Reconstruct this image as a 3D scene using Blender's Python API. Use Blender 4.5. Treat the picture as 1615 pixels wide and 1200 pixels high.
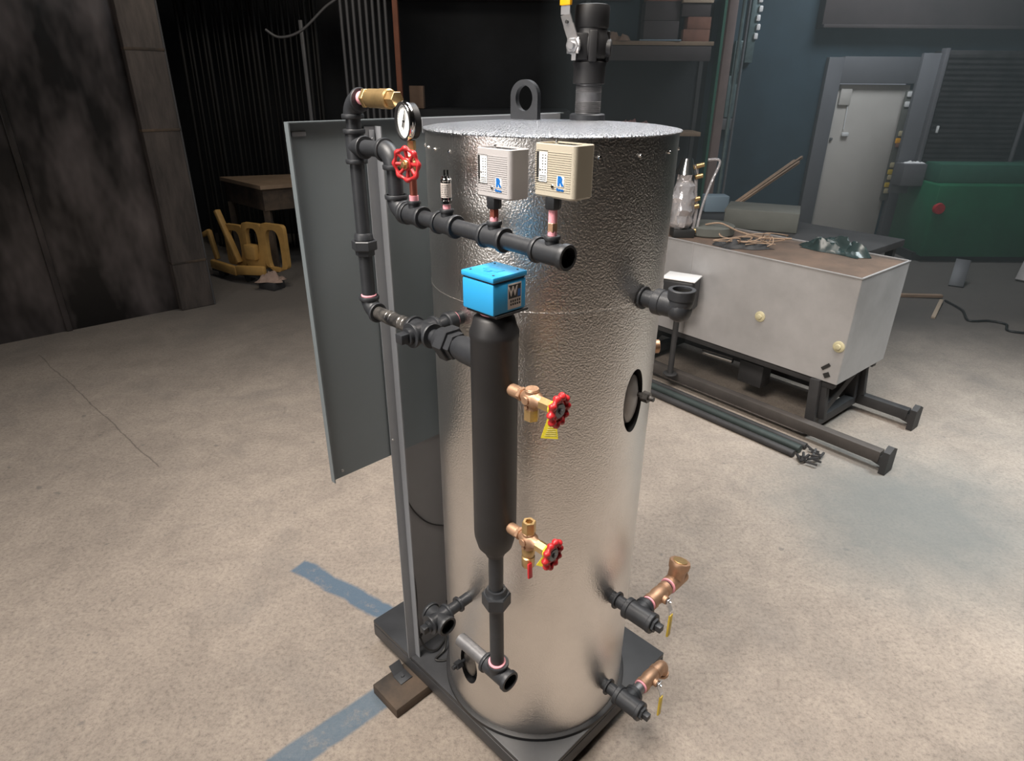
import bpy, bmesh, math, random
from math import sin, cos, pi, radians, sqrt
from mathutils import Vector, Matrix
random.seed(7)
for o in list(bpy.data.objects): bpy.data.objects.remove(o)
S = bpy.context.scene
COL = S.collection
V = Vector

# ---------------------------------------------------------------- camera
H = 1.986
pitch, roll = .4367, .0085
Fd = V((0, cos(pitch), -sin(pitch)))
R0 = V((1, 0, 0)); U0 = R0.cross(Fd)
Rr = R0*cos(roll) + U0*sin(roll); Uu = -R0*sin(roll) + U0*cos(roll)
cam = bpy.data.objects.new('camera', bpy.data.cameras.new('camera')); COL.objects.link(cam)
cam.data.sensor_width = 36; cam.data.lens = 1003/1615*36; cam.data.clip_start = .05; cam.data.clip_end = 100
m = Matrix.Identity(4)
for i in range(3):
    m[i][0] = Rr[i]; m[i][1] = Uu[i]; m[i][2] = -Fd[i]
m.translation = V((0, 0, H)); cam.matrix_world = m
S.camera = cam

# ---------------------------------------------------------------- world, lights, exposure
w = bpy.data.worlds.new('world'); S.world = w; w.use_nodes = True
w.node_tree.nodes['Background'].inputs[0].default_value = (.75, .82, .95, 1)
w.node_tree.nodes['Background'].inputs[1].default_value = .15
S.view_settings.view_transform = 'Standard'; S.view_settings.look = 'None'
S.view_settings.exposure = 0.22; S.view_settings.gamma = 1

def area(name, loc, target, sx, sy, power, col):
    l = bpy.data.lights.new(name, 'AREA'); l.shape = 'RECTANGLE'; l.size = sx; l.size_y = sy
    l.energy = power; l.color = col
    o = bpy.data.objects.new(name, l); COL.objects.link(o); o.location = loc
    o.rotation_euler = (V(target)-V(loc)).to_track_quat('-Z', 'Y').to_euler()
    return o
o = area('skylight_near', (-1.2, .5, 4.4), (.45, 1.8, 0), 1.6, 1.6, 118, (1, .92, .83)); o.data.spread = radians(110)
o = area('fill_mid', (1.3, 2.2, 4.4), (1.2, 1.9, 0), 1.4, 1.4, 52, (1, .91, .82)); o.data.spread = radians(110)  # unseen overhead light, added to brighten the floor at right
area('doorway_left', (-3.6, -1.6, 2.6), (0, 2.2, .9), 1.3, 2.2, 70, (1, .95, .9))
area('overhead_back', (.6, 3.4, 4.35), (.3, 2.6, 0), 1.6, 1.0, 45, (.85, .93, 1))  # unseen area light overhead, behind the boiler
o = area('fill_right', (3.8, 2.7, 4.4), (3.3, 2.7, 0), 1.0, 1.0, 46, (.88, .97, 1)); o.data.spread = radians(75)  # added unseen light, narrow spread makes a cool pool on the right floor
area('fill_far', (4.2, 7.2, 4.3), (4.5, 9.0, .5), 1.6, 1.0, 62, (.88, .95, 1))  # unseen light added to lift the door and back wall
area('fill_left', (-1.6, 5.6, 4.3), (-3.0, 7.1, .2), .9, .9, 26, (1, .90, .76))  # unseen warm light added to brighten the back-left corner

# ---------------------------------------------------------------- materials
def mat(name, col, rough=.6, metal=0, var=0.0, vscale=6, col2=None, bump=0, bscale=60, rvar=0, coord='Object', spec=None, vdetail=6, lo=.35, hi=.65, voro=False, bdist=.002, stretch=None):
    M = bpy.data.materials.new(name); M.use_nodes = True
    nt = M.node_tree; b = nt.nodes['Principled BSDF']
    b.inputs['Base Color'].default_value = (*col, 1); b.inputs['Roughness'].default_value = rough
    b.inputs['Metallic'].default_value = metal
    if spec is not None: b.inputs['Specular IOR Level'].default_value = spec
    tc = nt.nodes.new('ShaderNodeTexCoord'); src = tc.outputs[coord]
    if stretch:
        mp = nt.nodes.new('ShaderNodeMapping'); mp.inputs['Scale'].default_value = stretch
        nt.links.new(src, mp.inputs[0]); src = mp.outputs[0]
    if col2 is not None or var:
        n = nt.nodes.new('ShaderNodeTexNoise'); n.inputs['Scale'].default_value = vscale; n.inputs['Detail'].default_value = vdetail
        n.inputs['Roughness'].default_value = .65
        nt.links.new(src, n.inputs['Vector'])
        r = nt.nodes.new('ShaderNodeValToRGB')
        c2 = col2 if col2 is not None else tuple(c*(1-var) for c in col)
        r.color_ramp.elements[0].position = lo; r.color_ramp.elements[1].position = hi
        r.color_ramp.elements[0].color = (*c2, 1); r.color_ramp.elements[1].color = (*col, 1)
        nt.links.new(n.outputs[0], r.inputs[0]); nt.links.new(r.outputs[0], b.inputs['Base Color'])
        if rvar:
            mr = nt.nodes.new('ShaderNodeMapRange'); mr.inputs[3].default_value = rough-rvar; mr.inputs[4].default_value = rough+rvar
            nt.links.new(n.outputs[0], mr.inputs[0]); nt.links.new(mr.outputs[0], b.inputs['Roughness'])
    if bump:
        if voro:
            n2 = nt.nodes.new('ShaderNodeTexVoronoi'); n2.feature = 'SMOOTH_F1'; n2.inputs['Scale'].default_value = bscale
        else:
            n2 = nt.nodes.new('ShaderNodeTexNoise'); n2.inputs['Scale'].default_value = bscale; n2.inputs['Detail'].default_value = 3
        nt.links.new(src, n2.inputs['Vector'])
        bp = nt.nodes.new('ShaderNodeBump'); bp.inputs['Strength'].default_value = bump; bp.inputs['Distance'].default_value = bdist
        nt.links.new(n2.outputs[0], bp.inputs['Height']); nt.links.new(bp.outputs[0], b.inputs['Normal'])
    return M

M = {}
M['stucco'] = mat('stucco_aluminium', (.80, .78, .76), .30, 1, var=.12, vscale=2.5, bump=.7, bscale=215, bdist=.0019, rvar=.05)
M['lid'] = mat('stucco_lid', (.36, .375, .41), .28, 1, bump=1.0, bscale=170, bdist=.009)
M['iron'] = mat('black_iron', (.036, .039, .045), .45, .2, var=.35, vscale=14, bump=.25, bscale=220, bdist=.0006)
M['iron_worn'] = mat('worn_iron', (.17, .16, .15), .32, .6, col2=(.03, .03, .033), vscale=22, lo=.4, hi=.6)
M['steel_pipe'] = mat('bare_steel_pipe', (.24, .24, .25), .45, .75, var=.3, vscale=20)
M['black'] = mat('matte_black', (.018, .018, .020), .5, 0, var=.3, vscale=8)
M['bore_shade'] = mat('painted_bore_shade', (.006, .006, .006), .9)  # shade inside open pipe ends, painted as a near-black lining
M['brass'] = mat('brass', (.66, .46, .22), .36, .85, var=.25, vscale=25)
M['bronze'] = mat('cast_bronze', (.50, .31, .20), .48, .7, var=.25, vscale=30, bump=.3, bscale=300, bdist=.0005)
M['copper_pipe'] = mat('red_brass_pipe', (.33, .10, .07), .4, .6, var=.2, vscale=30)
M['pink'] = mat('pink_thread_seal', (.85, .36, .42), .6)
M['zinc'] = mat('zinc_plate', (.62, .62, .64), .30, .9)
M['chrome'] = mat('chrome', (.85, .85, .85), .12, 1)
M['red'] = mat('red_enamel', (.50, .025, .03), .35, 0, var=.25, vscale=40)
M['yellow'] = mat('yellow_vinyl', (.72, .52, .05), .4, 0, var=.15, vscale=30)
M['orange_yellow'] = mat('amber_vinyl', (.95, .45, .01), .4)
M['blue'] = mat('blue_plastic', (.02, .33, .68), .6, 0, var=.06, vscale=10)
M['blue_emboss'] = mat('blue_embossed', (.01, .25, .60), .65)
M['plastic_grey'] = mat('grey_plastic', (.44, .425, .43), .45)
M['plastic_beige'] = mat('beige_plastic', (.46, .42, .34), .45)
M['plastic_rib'] = mat('dull_grey_plastic', (.36, .34, .32), .5)  # plain grey, used for the print on the paper tag
M['white'] = mat('white_dial', (.78, .80, .80), .4)
M['ink'] = mat('black_ink', (.02, .02, .02), .5)
M['logo_blue'] = mat('logo_blue', (.01, .14, .48), .4)
M['label'] = mat('label_paper', (.55, .50, .47), .5)
M['skid'] = mat('skid_paint', (.045, .047, .052), .42, 0, var=.35, vscale=5, bump=.1, bscale=30, rvar=.1)
M['sheet'] = mat('grey_primer_sheet', (.155, .180, .195), .42, .1, var=.10, vscale=1.2, rvar=.05)
M['sheet_edge'] = mat('grey_primer_angle', (.24, .25, .27), .4, .1, var=.1, vscale=3)
M['sheet_dark'] = mat('dark_backing_board', (.21, .205, .21), .45, .1, var=.12, vscale=2)
M['wood_dark'] = mat('dirty_timber', (.11, .075, .05), .8, 0, col2=(.03, .024, .02), vscale=3, stretch=(1, 1, 1), bump=.3, bscale=40)
M['cable'] = mat('black_cable', (.012, .012, .012), .5)
M['galv'] = mat('galvanised_box', (.46, .45, .45), .45, .3, var=.22, vscale=2.2, rvar=.08)
M['rust_top'] = mat('rusty_tray', (.20, .135, .10), .7, .2, col2=(.10, .075, .06), vscale=3)
M['frame_dark'] = mat('dark_steel_frame', (.050, .049, .051), .6, .2, var=.4, vscale=4)
M['frame_brown'] = mat('rusted_rail', (.085, .074, .068), .7, .1, var=.35, vscale=4)
M['tube_green'] = mat('green_grey_tube', (.045, .06, .058), .55, .2, var=.3, vscale=5)
M['tape_yellow'] = mat('yellow_seal', (.60, .54, .34), .6, 0, var=.2, vscale=40)
M['whitetop'] = mat('white_laminate', (.88, .88, .88), .3)
M['door'] = mat('cream_door', (.58, .56, .52), .6, 0, var=.12, vscale=1.0)
M['doorframe'] = mat('grey_frame', (.15, .155, .17), .6, 0, var=.15, vscale=2)
M['bluewall'] = mat('blue_wall', (.030, .062, .085), .7, 0, var=.3, vscale=1.5)
M['darkwall'] = mat('dark_wall', (.018, .020, .024), .8, 0, var=.5, vscale=1.2)
M['leftwall'] = mat('sheet_wall_painted_sheen', (.17, .145, .145), .36, .3, col2=(.012, .011, .011), vscale=1.25, stretch=(1.3, 1.3, .55), lo=.44, hi=.76, vdetail=4, bump=.35, bscale=2.2, bdist=.06, rvar=.08)  # pale patches put the sheen of the dark sheet wall into its colour
M['ceiling'] = mat('dark_ceiling', (.02, .02, .02), .9)
M['timber'] = mat('weathered_timber', (.095, .078, .070), .75, 0, col2=(.045, .038, .035), vscale=3, stretch=(4, 4, .7), bump=.4, bscale=12, bdist=.01)
M['bar'] = mat('stored_bar', (.026, .025, .024), .5, .5, var=.4, vscale=2)
M['conduit'] = mat('grey_conduit', (.10, .10, .105), .5, .3)
M['rust_orange'] = mat('rusty_orange_post', (.22, .075, .04), .7, 0, var=.3, vscale=4)
M['card'] = mat('cardboard', (.26, .17, .12), .8, 0, var=.2, vscale=5)
M['card_light'] = mat('pale_cardboard', (.50, .40, .30), .8)
M['plank'] = mat('plank_top', (.30, .21, .14), .7, 0, var=.3, vscale=3)
M['machine_yellow'] = mat('yellow_paint', (.50, .29, .085), .6, 0, var=.3, vscale=5)
M['cloth_pink'] = mat('pinkish_cloth', (.38, .27, .22), .9, 0, var=.3, vscale=15)
M['green'] = mat('green_paint', (.010, .15, .065), .5, 0, var=.35, vscale=1.5)
M['green_dull'] = mat('dull_green_paint', (.03, .13, .085), .5, 0, var=.3, vscale=2)
M['louver'] = mat('louver_dark', (.065, .06, .06), .45, .3, col2=(.018, .018, .018), vscale=3)
M['louver_frame'] = mat('louver_frame', (.12, .12, .13), .5)
M['bag'] = mat('dark_plastic_bag', (.03, .05, .05), .3, 0, var=.4, vscale=8)
M['grey_cloth'] = mat('grey_board', (.13, .135, .12), .7, 0, var=.2, vscale=4)
M['slat'] = mat('wood_slat', (.42, .29, .20), .7, 0, var=.3, vscale=8)
M['foil'] = mat('clear_wrap', (.62, .60, .62), .15, .5, bump=.6, bscale=25, bdist=.01)
M['pink_rag'] = mat('dusty_pink_rag', (.33, .17, .16), .9, 0, var=.3, vscale=10)
M['brick'] = mat('reddish_brick', (.27, .13, .09), .8, 0, var=.3, vscale=10)
M['bluetint'] = mat('pale_blue_plastic', (.20, .27, .33), .5)
M['teal_metal'] = mat('pale_teal_metal', (.17, .24, .25), .4, .3, var=.3, vscale=12)
M['pinkpole'] = mat('dusty_pole', (.26, .20, .19), .6, 0, var=.2, vscale=4)
M['tag'] = mat('yellow_tag', (.80, .68, .04), .5)
M['beam'] = mat('brown_beam', (.06, .045, .045), .7, 0, var=.3, vscale=2)

# concrete floor with cracks, worn blue paint lines and grime
def floor_mat():
    m_ = bpy.data.materials.new('worn_concrete'); m_.use_nodes = True; nt = m_.node_tree; N = nt.nodes; L = nt.links
    b = N['Principled BSDF']; b.inputs['Roughness'].default_value = .72
    g = N.new('ShaderNodeNewGeometry'); pos = g.outputs['Position']
    def noise(scale, detail=8, rough=.65, dist=0):
        n = N.new('ShaderNodeTexNoise'); n.inputs['Scale'].default_value = scale; n.inputs['Detail'].default_value = detail
        n.inputs['Roughness'].default_value = rough; n.inputs['Distortion'].default_value = dist; L.new(pos, n.inputs['Vector']); return n.outputs[0]
    def ramp(src, stops):
        r = N.new('ShaderNodeValToRGB'); L.new(src, r.inputs[0]); e = r.color_ramp.elements
        while len(e) < len(stops): e.new(.5)
        for k, (p, c) in enumerate(stops): e[k].position = p; e[k].color = (*c, 1) if len(c) == 3 else c
        return r.outputs[0]
    def mix(a, b_, fac, mode='MIX'):
        x = N.new('ShaderNodeMix'); x.data_type = 'RGBA'; x.blend_type = mode
        for s_, v in ((0, fac), (6, a), (7, b_)):
            if hasattr(v, 'is_linked'): L.new(v, x.inputs[s_])
            else: x.inputs[s_].default_value = v if s_ == 0 else (*v, 1)
        return x.outputs[2]
    def M_(op, a, b_=0, c=0):
        x = N.new('ShaderNodeMath'); x.operation = op
        for k, v in enumerate((a, b_, c)):
            if hasattr(v, 'is_linked'): L.new(v, x.inputs[k])
            else: x.inputs[k].default_value = v
        return x.outputs[0]
    sx = N.new('ShaderNodeSeparateXYZ'); L.new(pos, sx.inputs[0]); X, Y = sx.outputs[0], sx.outputs[1]
    base = ramp(noise(.9, 5), [(.3, (.36, .305, .26)), (.7, (.50, .425, .36))])
    fine = ramp(noise(60, 8, .85), [(.32, (.45, .45, .46)), (.50, (.93, .93, .93)), (.70, (1.15, 1.15, 1.15))])
    c = mix(base, fine, 1.0, 'MULTIPLY')
    mid = ramp(noise(4.5, 10, .8, .8), [(.30, (.74, .74, .75)), (.60, (1.02, 1.02, 1.02))])
    c = mix(c, mid, 1.0, 'MULTIPLY')
    grime = ramp(noise(1.6, 8, .7, .4), [(.52, (0, 0, 0)), (.78, (1, 1, 1))])
    c = mix(c, (.20, .185, .175), M_('MULTIPLY', grime, .6))
    spots = ramp(noise(16, 2, .5), [(.70, (0, 0, 0)), (.76, (1, 1, 1))])
    c = mix(c, (.16, .15, .14), M_('MULTIPLY', spots, .6))
    pale = ramp(noise(9.3, 9, .85, 1.2), [(.66, (0, 0, 0)), (.74, (1, 1, 1))])
    c = mix(c, (.60, .57, .52), M_('MULTIPLY', pale, .6))
    def seg(x0, y0, x1, y1, hw, soft, wob=0.0, ws=3):
        # distance to a segment
        dx, dy = x1-x0, y1-y0; l = sqrt(dx*dx+dy*dy); dx /= l; dy /= l
        px = M_('SUBTRACT', X, x0); py = M_('SUBTRACT', Y, y0)
        t = M_('ADD', M_('MULTIPLY', px, dx), M_('MULTIPLY', py, dy))
        d = M_('SUBTRACT', M_('MULTIPLY', px, dy), M_('MULTIPLY', py, dx))
        if wob: d = M_('ADD', d, M_('MULTIPLY', M_('SUBTRACT', noise(ws, 6), .5), wob))
        d = M_('ABSOLUTE', d)
        e = M_('MAXIMUM', M_('SUBTRACT', 0, t), M_('SUBTRACT', t, l))
        d = M_('MAXIMUM', d, M_('ADD', e, hw))
        mr = N.new('ShaderNodeMapRange'); L.new(d, mr.inputs[0]); mr.inputs[1].default_value = hw; mr.inputs[2].default_value = hw+soft
        mr.inputs[3].default_value = 1; mr.inputs[4].default_value = 0; return mr.outputs[0]
    wear = ramp(noise(11, 8, .8), [(.30, (.25, .25, .25)), (.46, (1, 1, 1))])
    s1 = M_('MULTIPLY', seg(-.955, 2.25, -.30, 1.84, .035, .015, .05, 6), wear)
    s2 = M_('MULTIPLY', seg(-.15, 1.86, -1.4, .70, .045, .012, .03, 4), M_('MAXIMUM', wear, .55))
    c = mix(c, (.085, .145, .215), M_('MULTIPLY', s1, .9)); c = mix(c, (.10, .165, .23), M_('MULTIPLY', s2, .8))
    c = mix(c, (.06, .05, .045), M_('MULTIPLY', seg(-3.77, 4.66, -2.0, 3.06, .0015, .004, .06, 2.5), .55))
    # darker bluish patch on the right
    st = N.new('ShaderNodeVectorMath'); st.operation = 'DISTANCE'; L.new(pos, st.inputs[0]); st.inputs[1].default_value = (2.08, 2.72, 0)
    sd = M_('ADD', st.outputs['Value'], M_('MULTIPLY', M_('SUBTRACT', noise(1.5, 6), .5), .9))
    mr = N.new('ShaderNodeMapRange'); mr.interpolation_type = 'SMOOTHSTEP'; L.new(sd, mr.inputs[0]); mr.inputs[1].default_value = .2; mr.inputs[2].default_value = 1.0; mr.inputs[3].default_value = 1; mr.inputs[4].default_value = 0
    c = mix(c, (.15, .165, .165), M_('MULTIPLY', mr.outputs[0], .78))
    # darker floor colour towards the back
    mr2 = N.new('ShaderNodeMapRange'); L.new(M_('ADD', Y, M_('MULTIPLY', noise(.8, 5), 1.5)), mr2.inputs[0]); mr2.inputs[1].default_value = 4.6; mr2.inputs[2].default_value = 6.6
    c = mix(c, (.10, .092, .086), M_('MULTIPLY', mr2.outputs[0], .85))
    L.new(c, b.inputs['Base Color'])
    bp = N.new('ShaderNodeBump'); bp.inputs['Strength'].default_value = .8; bp.inputs['Distance'].default_value = .010
    L.new(noise(38, 9, .85), bp.inputs['Height']); L.new(bp.outputs[0], b.inputs['Normal'])
    return m_
M['floor'] = floor_mat()

# ---------------------------------------------------------------- mesh helpers
def frame(d, up=None):
    d = V(d).normalized(); a = V(up) if up is not None else (V((0, 0, 1)) if abs(d.z) < .95 else V((0, 1, 0)))
    x = a.cross(d).normalized(); y = d.cross(x).normalized(); return x, y, d
class MB:
    def __init__(s): s.b = bmesh.new()
    def ring(s, c, x, y, r, n, ph=0): return [s.b.verts.new(c + x*(r*cos(ph+2*pi*i/n)) + y*(r*sin(ph+2*pi*i/n))) for i in range(n)]
    def bridge(s, a, b):
        n = len(a)
        for i in range(n): s.b.faces.new((a[i], a[(i+1) % n], b[(i+1) % n], b[i]))
    def lathe(s, o, d, prof, n=28, up=None, cap0=True, cap1=True, ph=0):
        o = V(o); x, y, d = frame(d, up); rs = [s.ring(o+d*t, x, y, max(r, 1e-5), n, ph) for t, r in prof]
        for a, b in zip(rs, rs[1:]): s.bridge(a, b)
        if cap0: s.b.faces.new(rs[0][::-1])
        if cap1: s.b.faces.new(rs[-1])
        return s
    def cyl(s, a, b, r, r1=None, n=28, bev=0, ph=0):
        a = V(a); b = V(b); l = (b-a).length; r1 = r if r1 is None else r1
        p = [(0, r), (l, r1)] if not bev else [(0, r-bev), (bev, r), (l-bev, r1), (l, r1-bev)]
        return s.lathe(a, b-a, p, n, ph=ph)
    def hexa(s, a, b, r, bev=.001, ph=0): return s.cyl(a, b, r, n=6, bev=bev, ph=ph)
    def socket(s, mouth, d, rin, rout, ln, depth=None, n=28):
        """open pipe end: mouth centre, d points out of the mouth"""
        d = V(d).normalized(); depth = depth or ln*.9; o = V(mouth)-d*ln
        return s.lathe(o, d, [(0, rout*.98), (ln*.15, rout), (ln-.001, rout), (ln, rout-.001), (ln, rin), (ln-depth, rin*.97), (ln-depth, .0001)], n, cap1=False)
    def box(s, c, sx, sy, sz, ax=None, bev=0, seg=2):
        x, y, z = ax if ax else (V((1, 0, 0)), V((0, 1, 0)), V((0, 0, 1))); c = V(c)
        t = bmesh.new(); bmesh.ops.create_cube(t, size=1)
        for v in t.verts: v.co = V((v.co.x*sx, v.co.y*sy, v.co.z*sz))
        if bev: bmesh.ops.bevel(t, geom=t.edges[:], offset=bev, segments=seg, affect='EDGES', profile=.5)
        mp = {v: s.b.verts.new(c + x*v.co.x + y*v.co.y + z*v.co.z) for v in t.verts}
        for f in t.faces: s.b.faces.new([mp[v] for v in f.verts])
        t.free(); return s
    def bar(s, a, b, w_, h, up=(0, 0, 1), bev=0):
        a = V(a); b = V(b); d = (b-a); l = d.length; x, y, z = frame(d, up); return s.box((a+b)/2, w_, h, l, (x, y, z), bev)
    def tube(s, pts, r, n=12, caps=True):
        pts = [V(p) for p in pts]; rr = r if isinstance(r, (list, tuple)) else [r]*len(pts)
        t = (pts[1]-pts[0]).normalized(); x, y, _ = frame(t); prev = None; first = None
        for i, p in enumerate(pts):
            tn = (pts[min(i+1, len(pts)-1)]-pts[max(i-1, 0)]).normalized()
            q = t.rotation_difference(tn); x = q @ x; y = q @ y; t = tn
            ring = s.ring(p, x, y, rr[i], n)
            if prev: s.bridge(prev, ring)
            else: first = ring
            prev = ring
        if caps: s.b.faces.new(first[::-1]); s.b.faces.new(prev)
        return s
    def torus(s, c, d, R, r, n=40, k=12):
        x, y, d = frame(d); c = V(c); rings = []
        for i in range(n):
            a = 2*pi*i/n; e = x*cos(a)+y*sin(a); rings.append([s.b.verts.new(c+e*(R+r*cos(2*pi*j/k))+d*(r*sin(2*pi*j/k))) for j in range(k)])
        for i in range(n): s.bridge(rings[i], rings[(i+1) % n])
        return s
    def prism(s, poly, d):
        """closed polygon of 3d points pushed along vector d"""
        d = V(d); a = [s.b.verts.new(V(p)) for p in poly]; b = [s.b.verts.new(V(p)+d) for p in poly]
        s.b.faces.new(a[::-1]); s.b.faces.new(b); s.bridge(a, b); return s
    def build(s, name, material, parent=None, ang=38, smooth=True):
        b = s.b; bmesh.ops.recalc_face_normals(b, faces=b.faces)
        for f in b.faces: f.smooth = smooth
        for e in b.edges:
            if len(e.link_faces) == 2 and e.calc_face_angle(0) > radians(ang): e.smooth = False
        me = bpy.data.meshes.new(name); b.to_mesh(me); b.free()
        me.materials.append(material if not isinstance(material, str) else M[material])
        o = bpy.data.objects.new(name, me); COL.objects.link(o)
        if parent is not None: adopt(o, parent)
        return o
def root_loc(o):
    v = V(o.location)
    while o.parent: o = o.parent; v = v + V(o.location)
    return v
def adopt(o, parent):
    # meshes are modelled in world space; shift them into their parent's space
    off = root_loc(parent); o.data.transform(Matrix.Translation(-off)); o.parent = parent
def thing(name, label, cat, loc, group=None):
    o = bpy.data.objects.new(name, None); COL.objects.link(o); o.location = loc; o.empty_display_size = .1
    return tag(o, label, cat, group)
def tag(o, label, cat, group=None, kind=None):
    o['label'] = label; o['category'] = cat
    if group: o['group'] = group
    if kind: o['kind'] = kind
    return o
def struct(o, label=None):
    o['kind'] = 'structure'
    if label: o['label'] = label
    return o
def recenter(o):
    """origin of a single-mesh thing to the bottom centre of its box"""
    vs = [v.co for v in o.data.vertices]
    c = V(((min(v.x for v in vs)+max(v.x for v in vs))/2, (min(v.y for v in vs)+max(v.y for v in vs))/2, min(v.z for v in vs)))
    o.data.transform(Matrix.Translation(-c)); o.location = c; return o
def text_mesh(name, body, size, c, xdir, ydir, material, parent, ext=.0003, bold=0, squash=1):
    cu = bpy.data.curves.new(name, 'FONT'); cu.body = body; cu.size = size; cu.extrude = ext; cu.align_x = 'CENTER'; cu.align_y = 'CENTER'; cu.offset = bold
    t = bpy.data.objects.new(name, cu); COL.objects.link(t); bpy.context.view_layer.update()
    me = bpy.data.meshes.new_from_object(t.evaluated_get(bpy.context.evaluated_depsgraph_get()))
    bpy.data.objects.remove(t); bpy.data.curves.remove(cu)
    x = V(xdir).normalized(); y = V(ydir).normalized(); z = x.cross(y); mt = Matrix.Identity(4)
    for i in range(3): mt[i][0] = x[i]*squash; mt[i][1] = y[i]; mt[i][2] = z[i]
    mt.translation = V(c); me.transform(mt); me.materials.clear(); me.materials.append(M[material]); me.name = name
    o = bpy.data.objects.new(name, me); COL.objects.link(o); adopt(o, parent); return o

# directions: A leads out of the boiler to the left front, B to the right front
s2 = sqrt(.5); Z = V((0, 0, 1)); A = V((-s2, -s2, 0)); B = V((s2, -s2, 0))
K = V((-.202, 1.348, 0))
def P(b, z, a=0): return K + B*b + A*a + Z*z
T = V((.089, 1.639, 0))         # boiler axis
def D(rho, z, a=0): return T + B*rho + A*a + Z*z      # line leaving the boiler to the right front

# ================================================================ THE SETTING
fl = MB(); fl.box((.75, 3.3, -.05), 13.5, 14.4, .1); struct(fl.build('floor', 'floor'))
ce = MB(); ce.box((.75, 3.3, 4.65), 13.5, 14.4, .1); struct(ce.build('ceiling', 'ceiling'))
# left wall: runs obliquely from the near left to the timber column
w0 = V((-3.12, 5.90, 0)); wd = V((-.735, -.678, 0)).normalized(); wn = V((-wd.y, wd.x, 0))
if wn.x < 0: wn = -wn
lw = MB(); p0 = w0; p1 = w0 + wd*3.2
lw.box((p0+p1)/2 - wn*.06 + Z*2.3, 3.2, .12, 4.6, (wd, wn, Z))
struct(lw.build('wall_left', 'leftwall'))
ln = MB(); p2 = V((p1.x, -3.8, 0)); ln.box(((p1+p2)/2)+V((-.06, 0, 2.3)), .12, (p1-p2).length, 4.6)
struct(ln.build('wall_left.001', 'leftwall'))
bw = MB(); bw.box((-1.6, 9.27, 2.3), 8.2, .14, 4.6); struct(bw.build('wall_back', 'darkwall'))
wb = MB(); wb.box((-5.6, 7.6, 2.3), .12, 3.4, 4.6); struct(wb.build('wall_left.002', 'darkwall'))
# blue part of the back wall with the door opening
bb = MB(); y9 = 9.27
bb.box((3.26, y9, 2.3), 1.52, .14, 4.6); bb.box((6.35, y9, 2.3), 2.3, .14, 4.6)
bb.box((4.61, y9, 3.45), 1.18, .14, 2.3)
struct(bb.build('wall_back.001', 'bluewall'))
rw = MB(); rw.box((7.45, 3.3, 2.3), .12, 14.2, 4.6); struct(rw.build('wall_right', 'darkwall'))
fw = MB(); fw.box((.95, -3.86, 2.3), 13, .12, 4.6); struct(fw.build('wall_front', 'darkwall'))
# brown header beam across the top of the right back
hb = MB(); hb.box((5.6, 9.1, 3.1), 3.6, .18, .9, bev=.01); hb.box((5.6, 9.0, 2.66), 3.6, .1, .04, bev=.005); struct(hb.build('trim_1', 'beam'))
# grey surround and door
dt = MB()
dt.box((4.12, 9.16, 1.16), .20, .10, 2.33, bev=.008); dt.box((5.30, 9.16, 1.16), .16, .10, 2.33, bev=.008)
dt.box((4.71, 9.165, 2.18), .98, .09, .31, bev=.008)
struct(dt.build('trim_2', 'doorframe'))
dr = MB(); dr.box((4.72, 9.24, 1.02), .96, .05, 1.98, bev=.006); door = struct(dr.build('door_1', 'door'))
def dpart(name, mb, m_): o = mb.build(name, m_, door); return o
x_ = MB(); x_.box((4.36, 9.20, 1.86), .15, .05, .20, bev=.01); dpart('door_closer_box', x_, 'door')
x_ = MB(); x_.bar((4.42, 9.20, 1.75), (4.43, 9.20, 1.46), .012, .012); x_.box((4.46, 9.19, 1.40), .09, .04, .05, bev=.01); dpart('pull_rod', x_, 'white')
x_ = MB(); x_.box((4.29, 9.2, 1.34), .035, .03, .035, bev=.008); dpart('keyhole_plate', x_, 'doorframe')
# hanging strip beside the door with bits in it
ch = thing('tag_strip', 'dark hanging strip of yellow and white tags beside the cream door', 'tag strip', (5.16, 9.12, .55))
x_ = MB(); x_.box((5.16, 9.13, 1.25), .10, .03, 1.40, bev=.005); x_.build('backing', 'grey_cloth', ch)
for zz, mm in ((1.90, 'white'), (1.78, 'white'), (1.42, 'tape_yellow'), (1.33, 'orange_yellow'), (1.28, 'brick'), (1.02, 'tape_yellow'), (.93, 'yellow'), (.86, 'tape_yellow'), (.76, 'yellow'), (.68, 'tape_yellow')):
    x_ = MB(); x_.box((5.16+random.uniform(-.015, .015), 9.105, zz), .07, .03, .07, bev=.015); x_.build('tag', mm, ch)

# ================================================================ THE BOILER
boiler = thing('boiler', 'vertical boiler in shiny stucco metal jacket with black pipework on a black skid', 'boiler', (T.x, T.y, .12))
def part(name, mb, m_, parent=None, label=None, ang=38):
    o = mb.build(name, m_, parent or boiler, ang)
    if label: o['label'] = label
    return o
# --- base plate on the skid
cx, cy = .0107, 1.754
def SK(u, v, z): return V((cx+u*s2-v*s2, cy+u*s2+v*s2, z))
ux = V((s2, s2, 0)); vx = V((-s2, s2, 0))
x_ = MB(); x_.box(SK(0, -.010, .110), .666, .869, .020, (ux, vx, Z), bev=.004)
plate = part('base_plate', x_, 'skid')
for nm, c_, l1, l2 in (('skid_channel', SK(-.318, -.01, .072), .03, .869), ('skid_channel', SK(.318, -.01, .072), .03, .869), ('skid_channel', SK(0, .41, .072), .606, .03), ('skid_channel', SK(0, -.43, .072), .606, .03)):
    x_ = MB(); x_.box(c_, l1, l2, .0545, (ux, vx, Z), bev=.003); part(nm, x_, 'skid')
x_ = MB()
x_.lathe(T+Z*.1205, Z, [(0, .313), (.012, .313), (.016, .305), (.016, .28)], 96, cap0=True, cap1=True); part('base_ring', x_, 'black')
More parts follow.
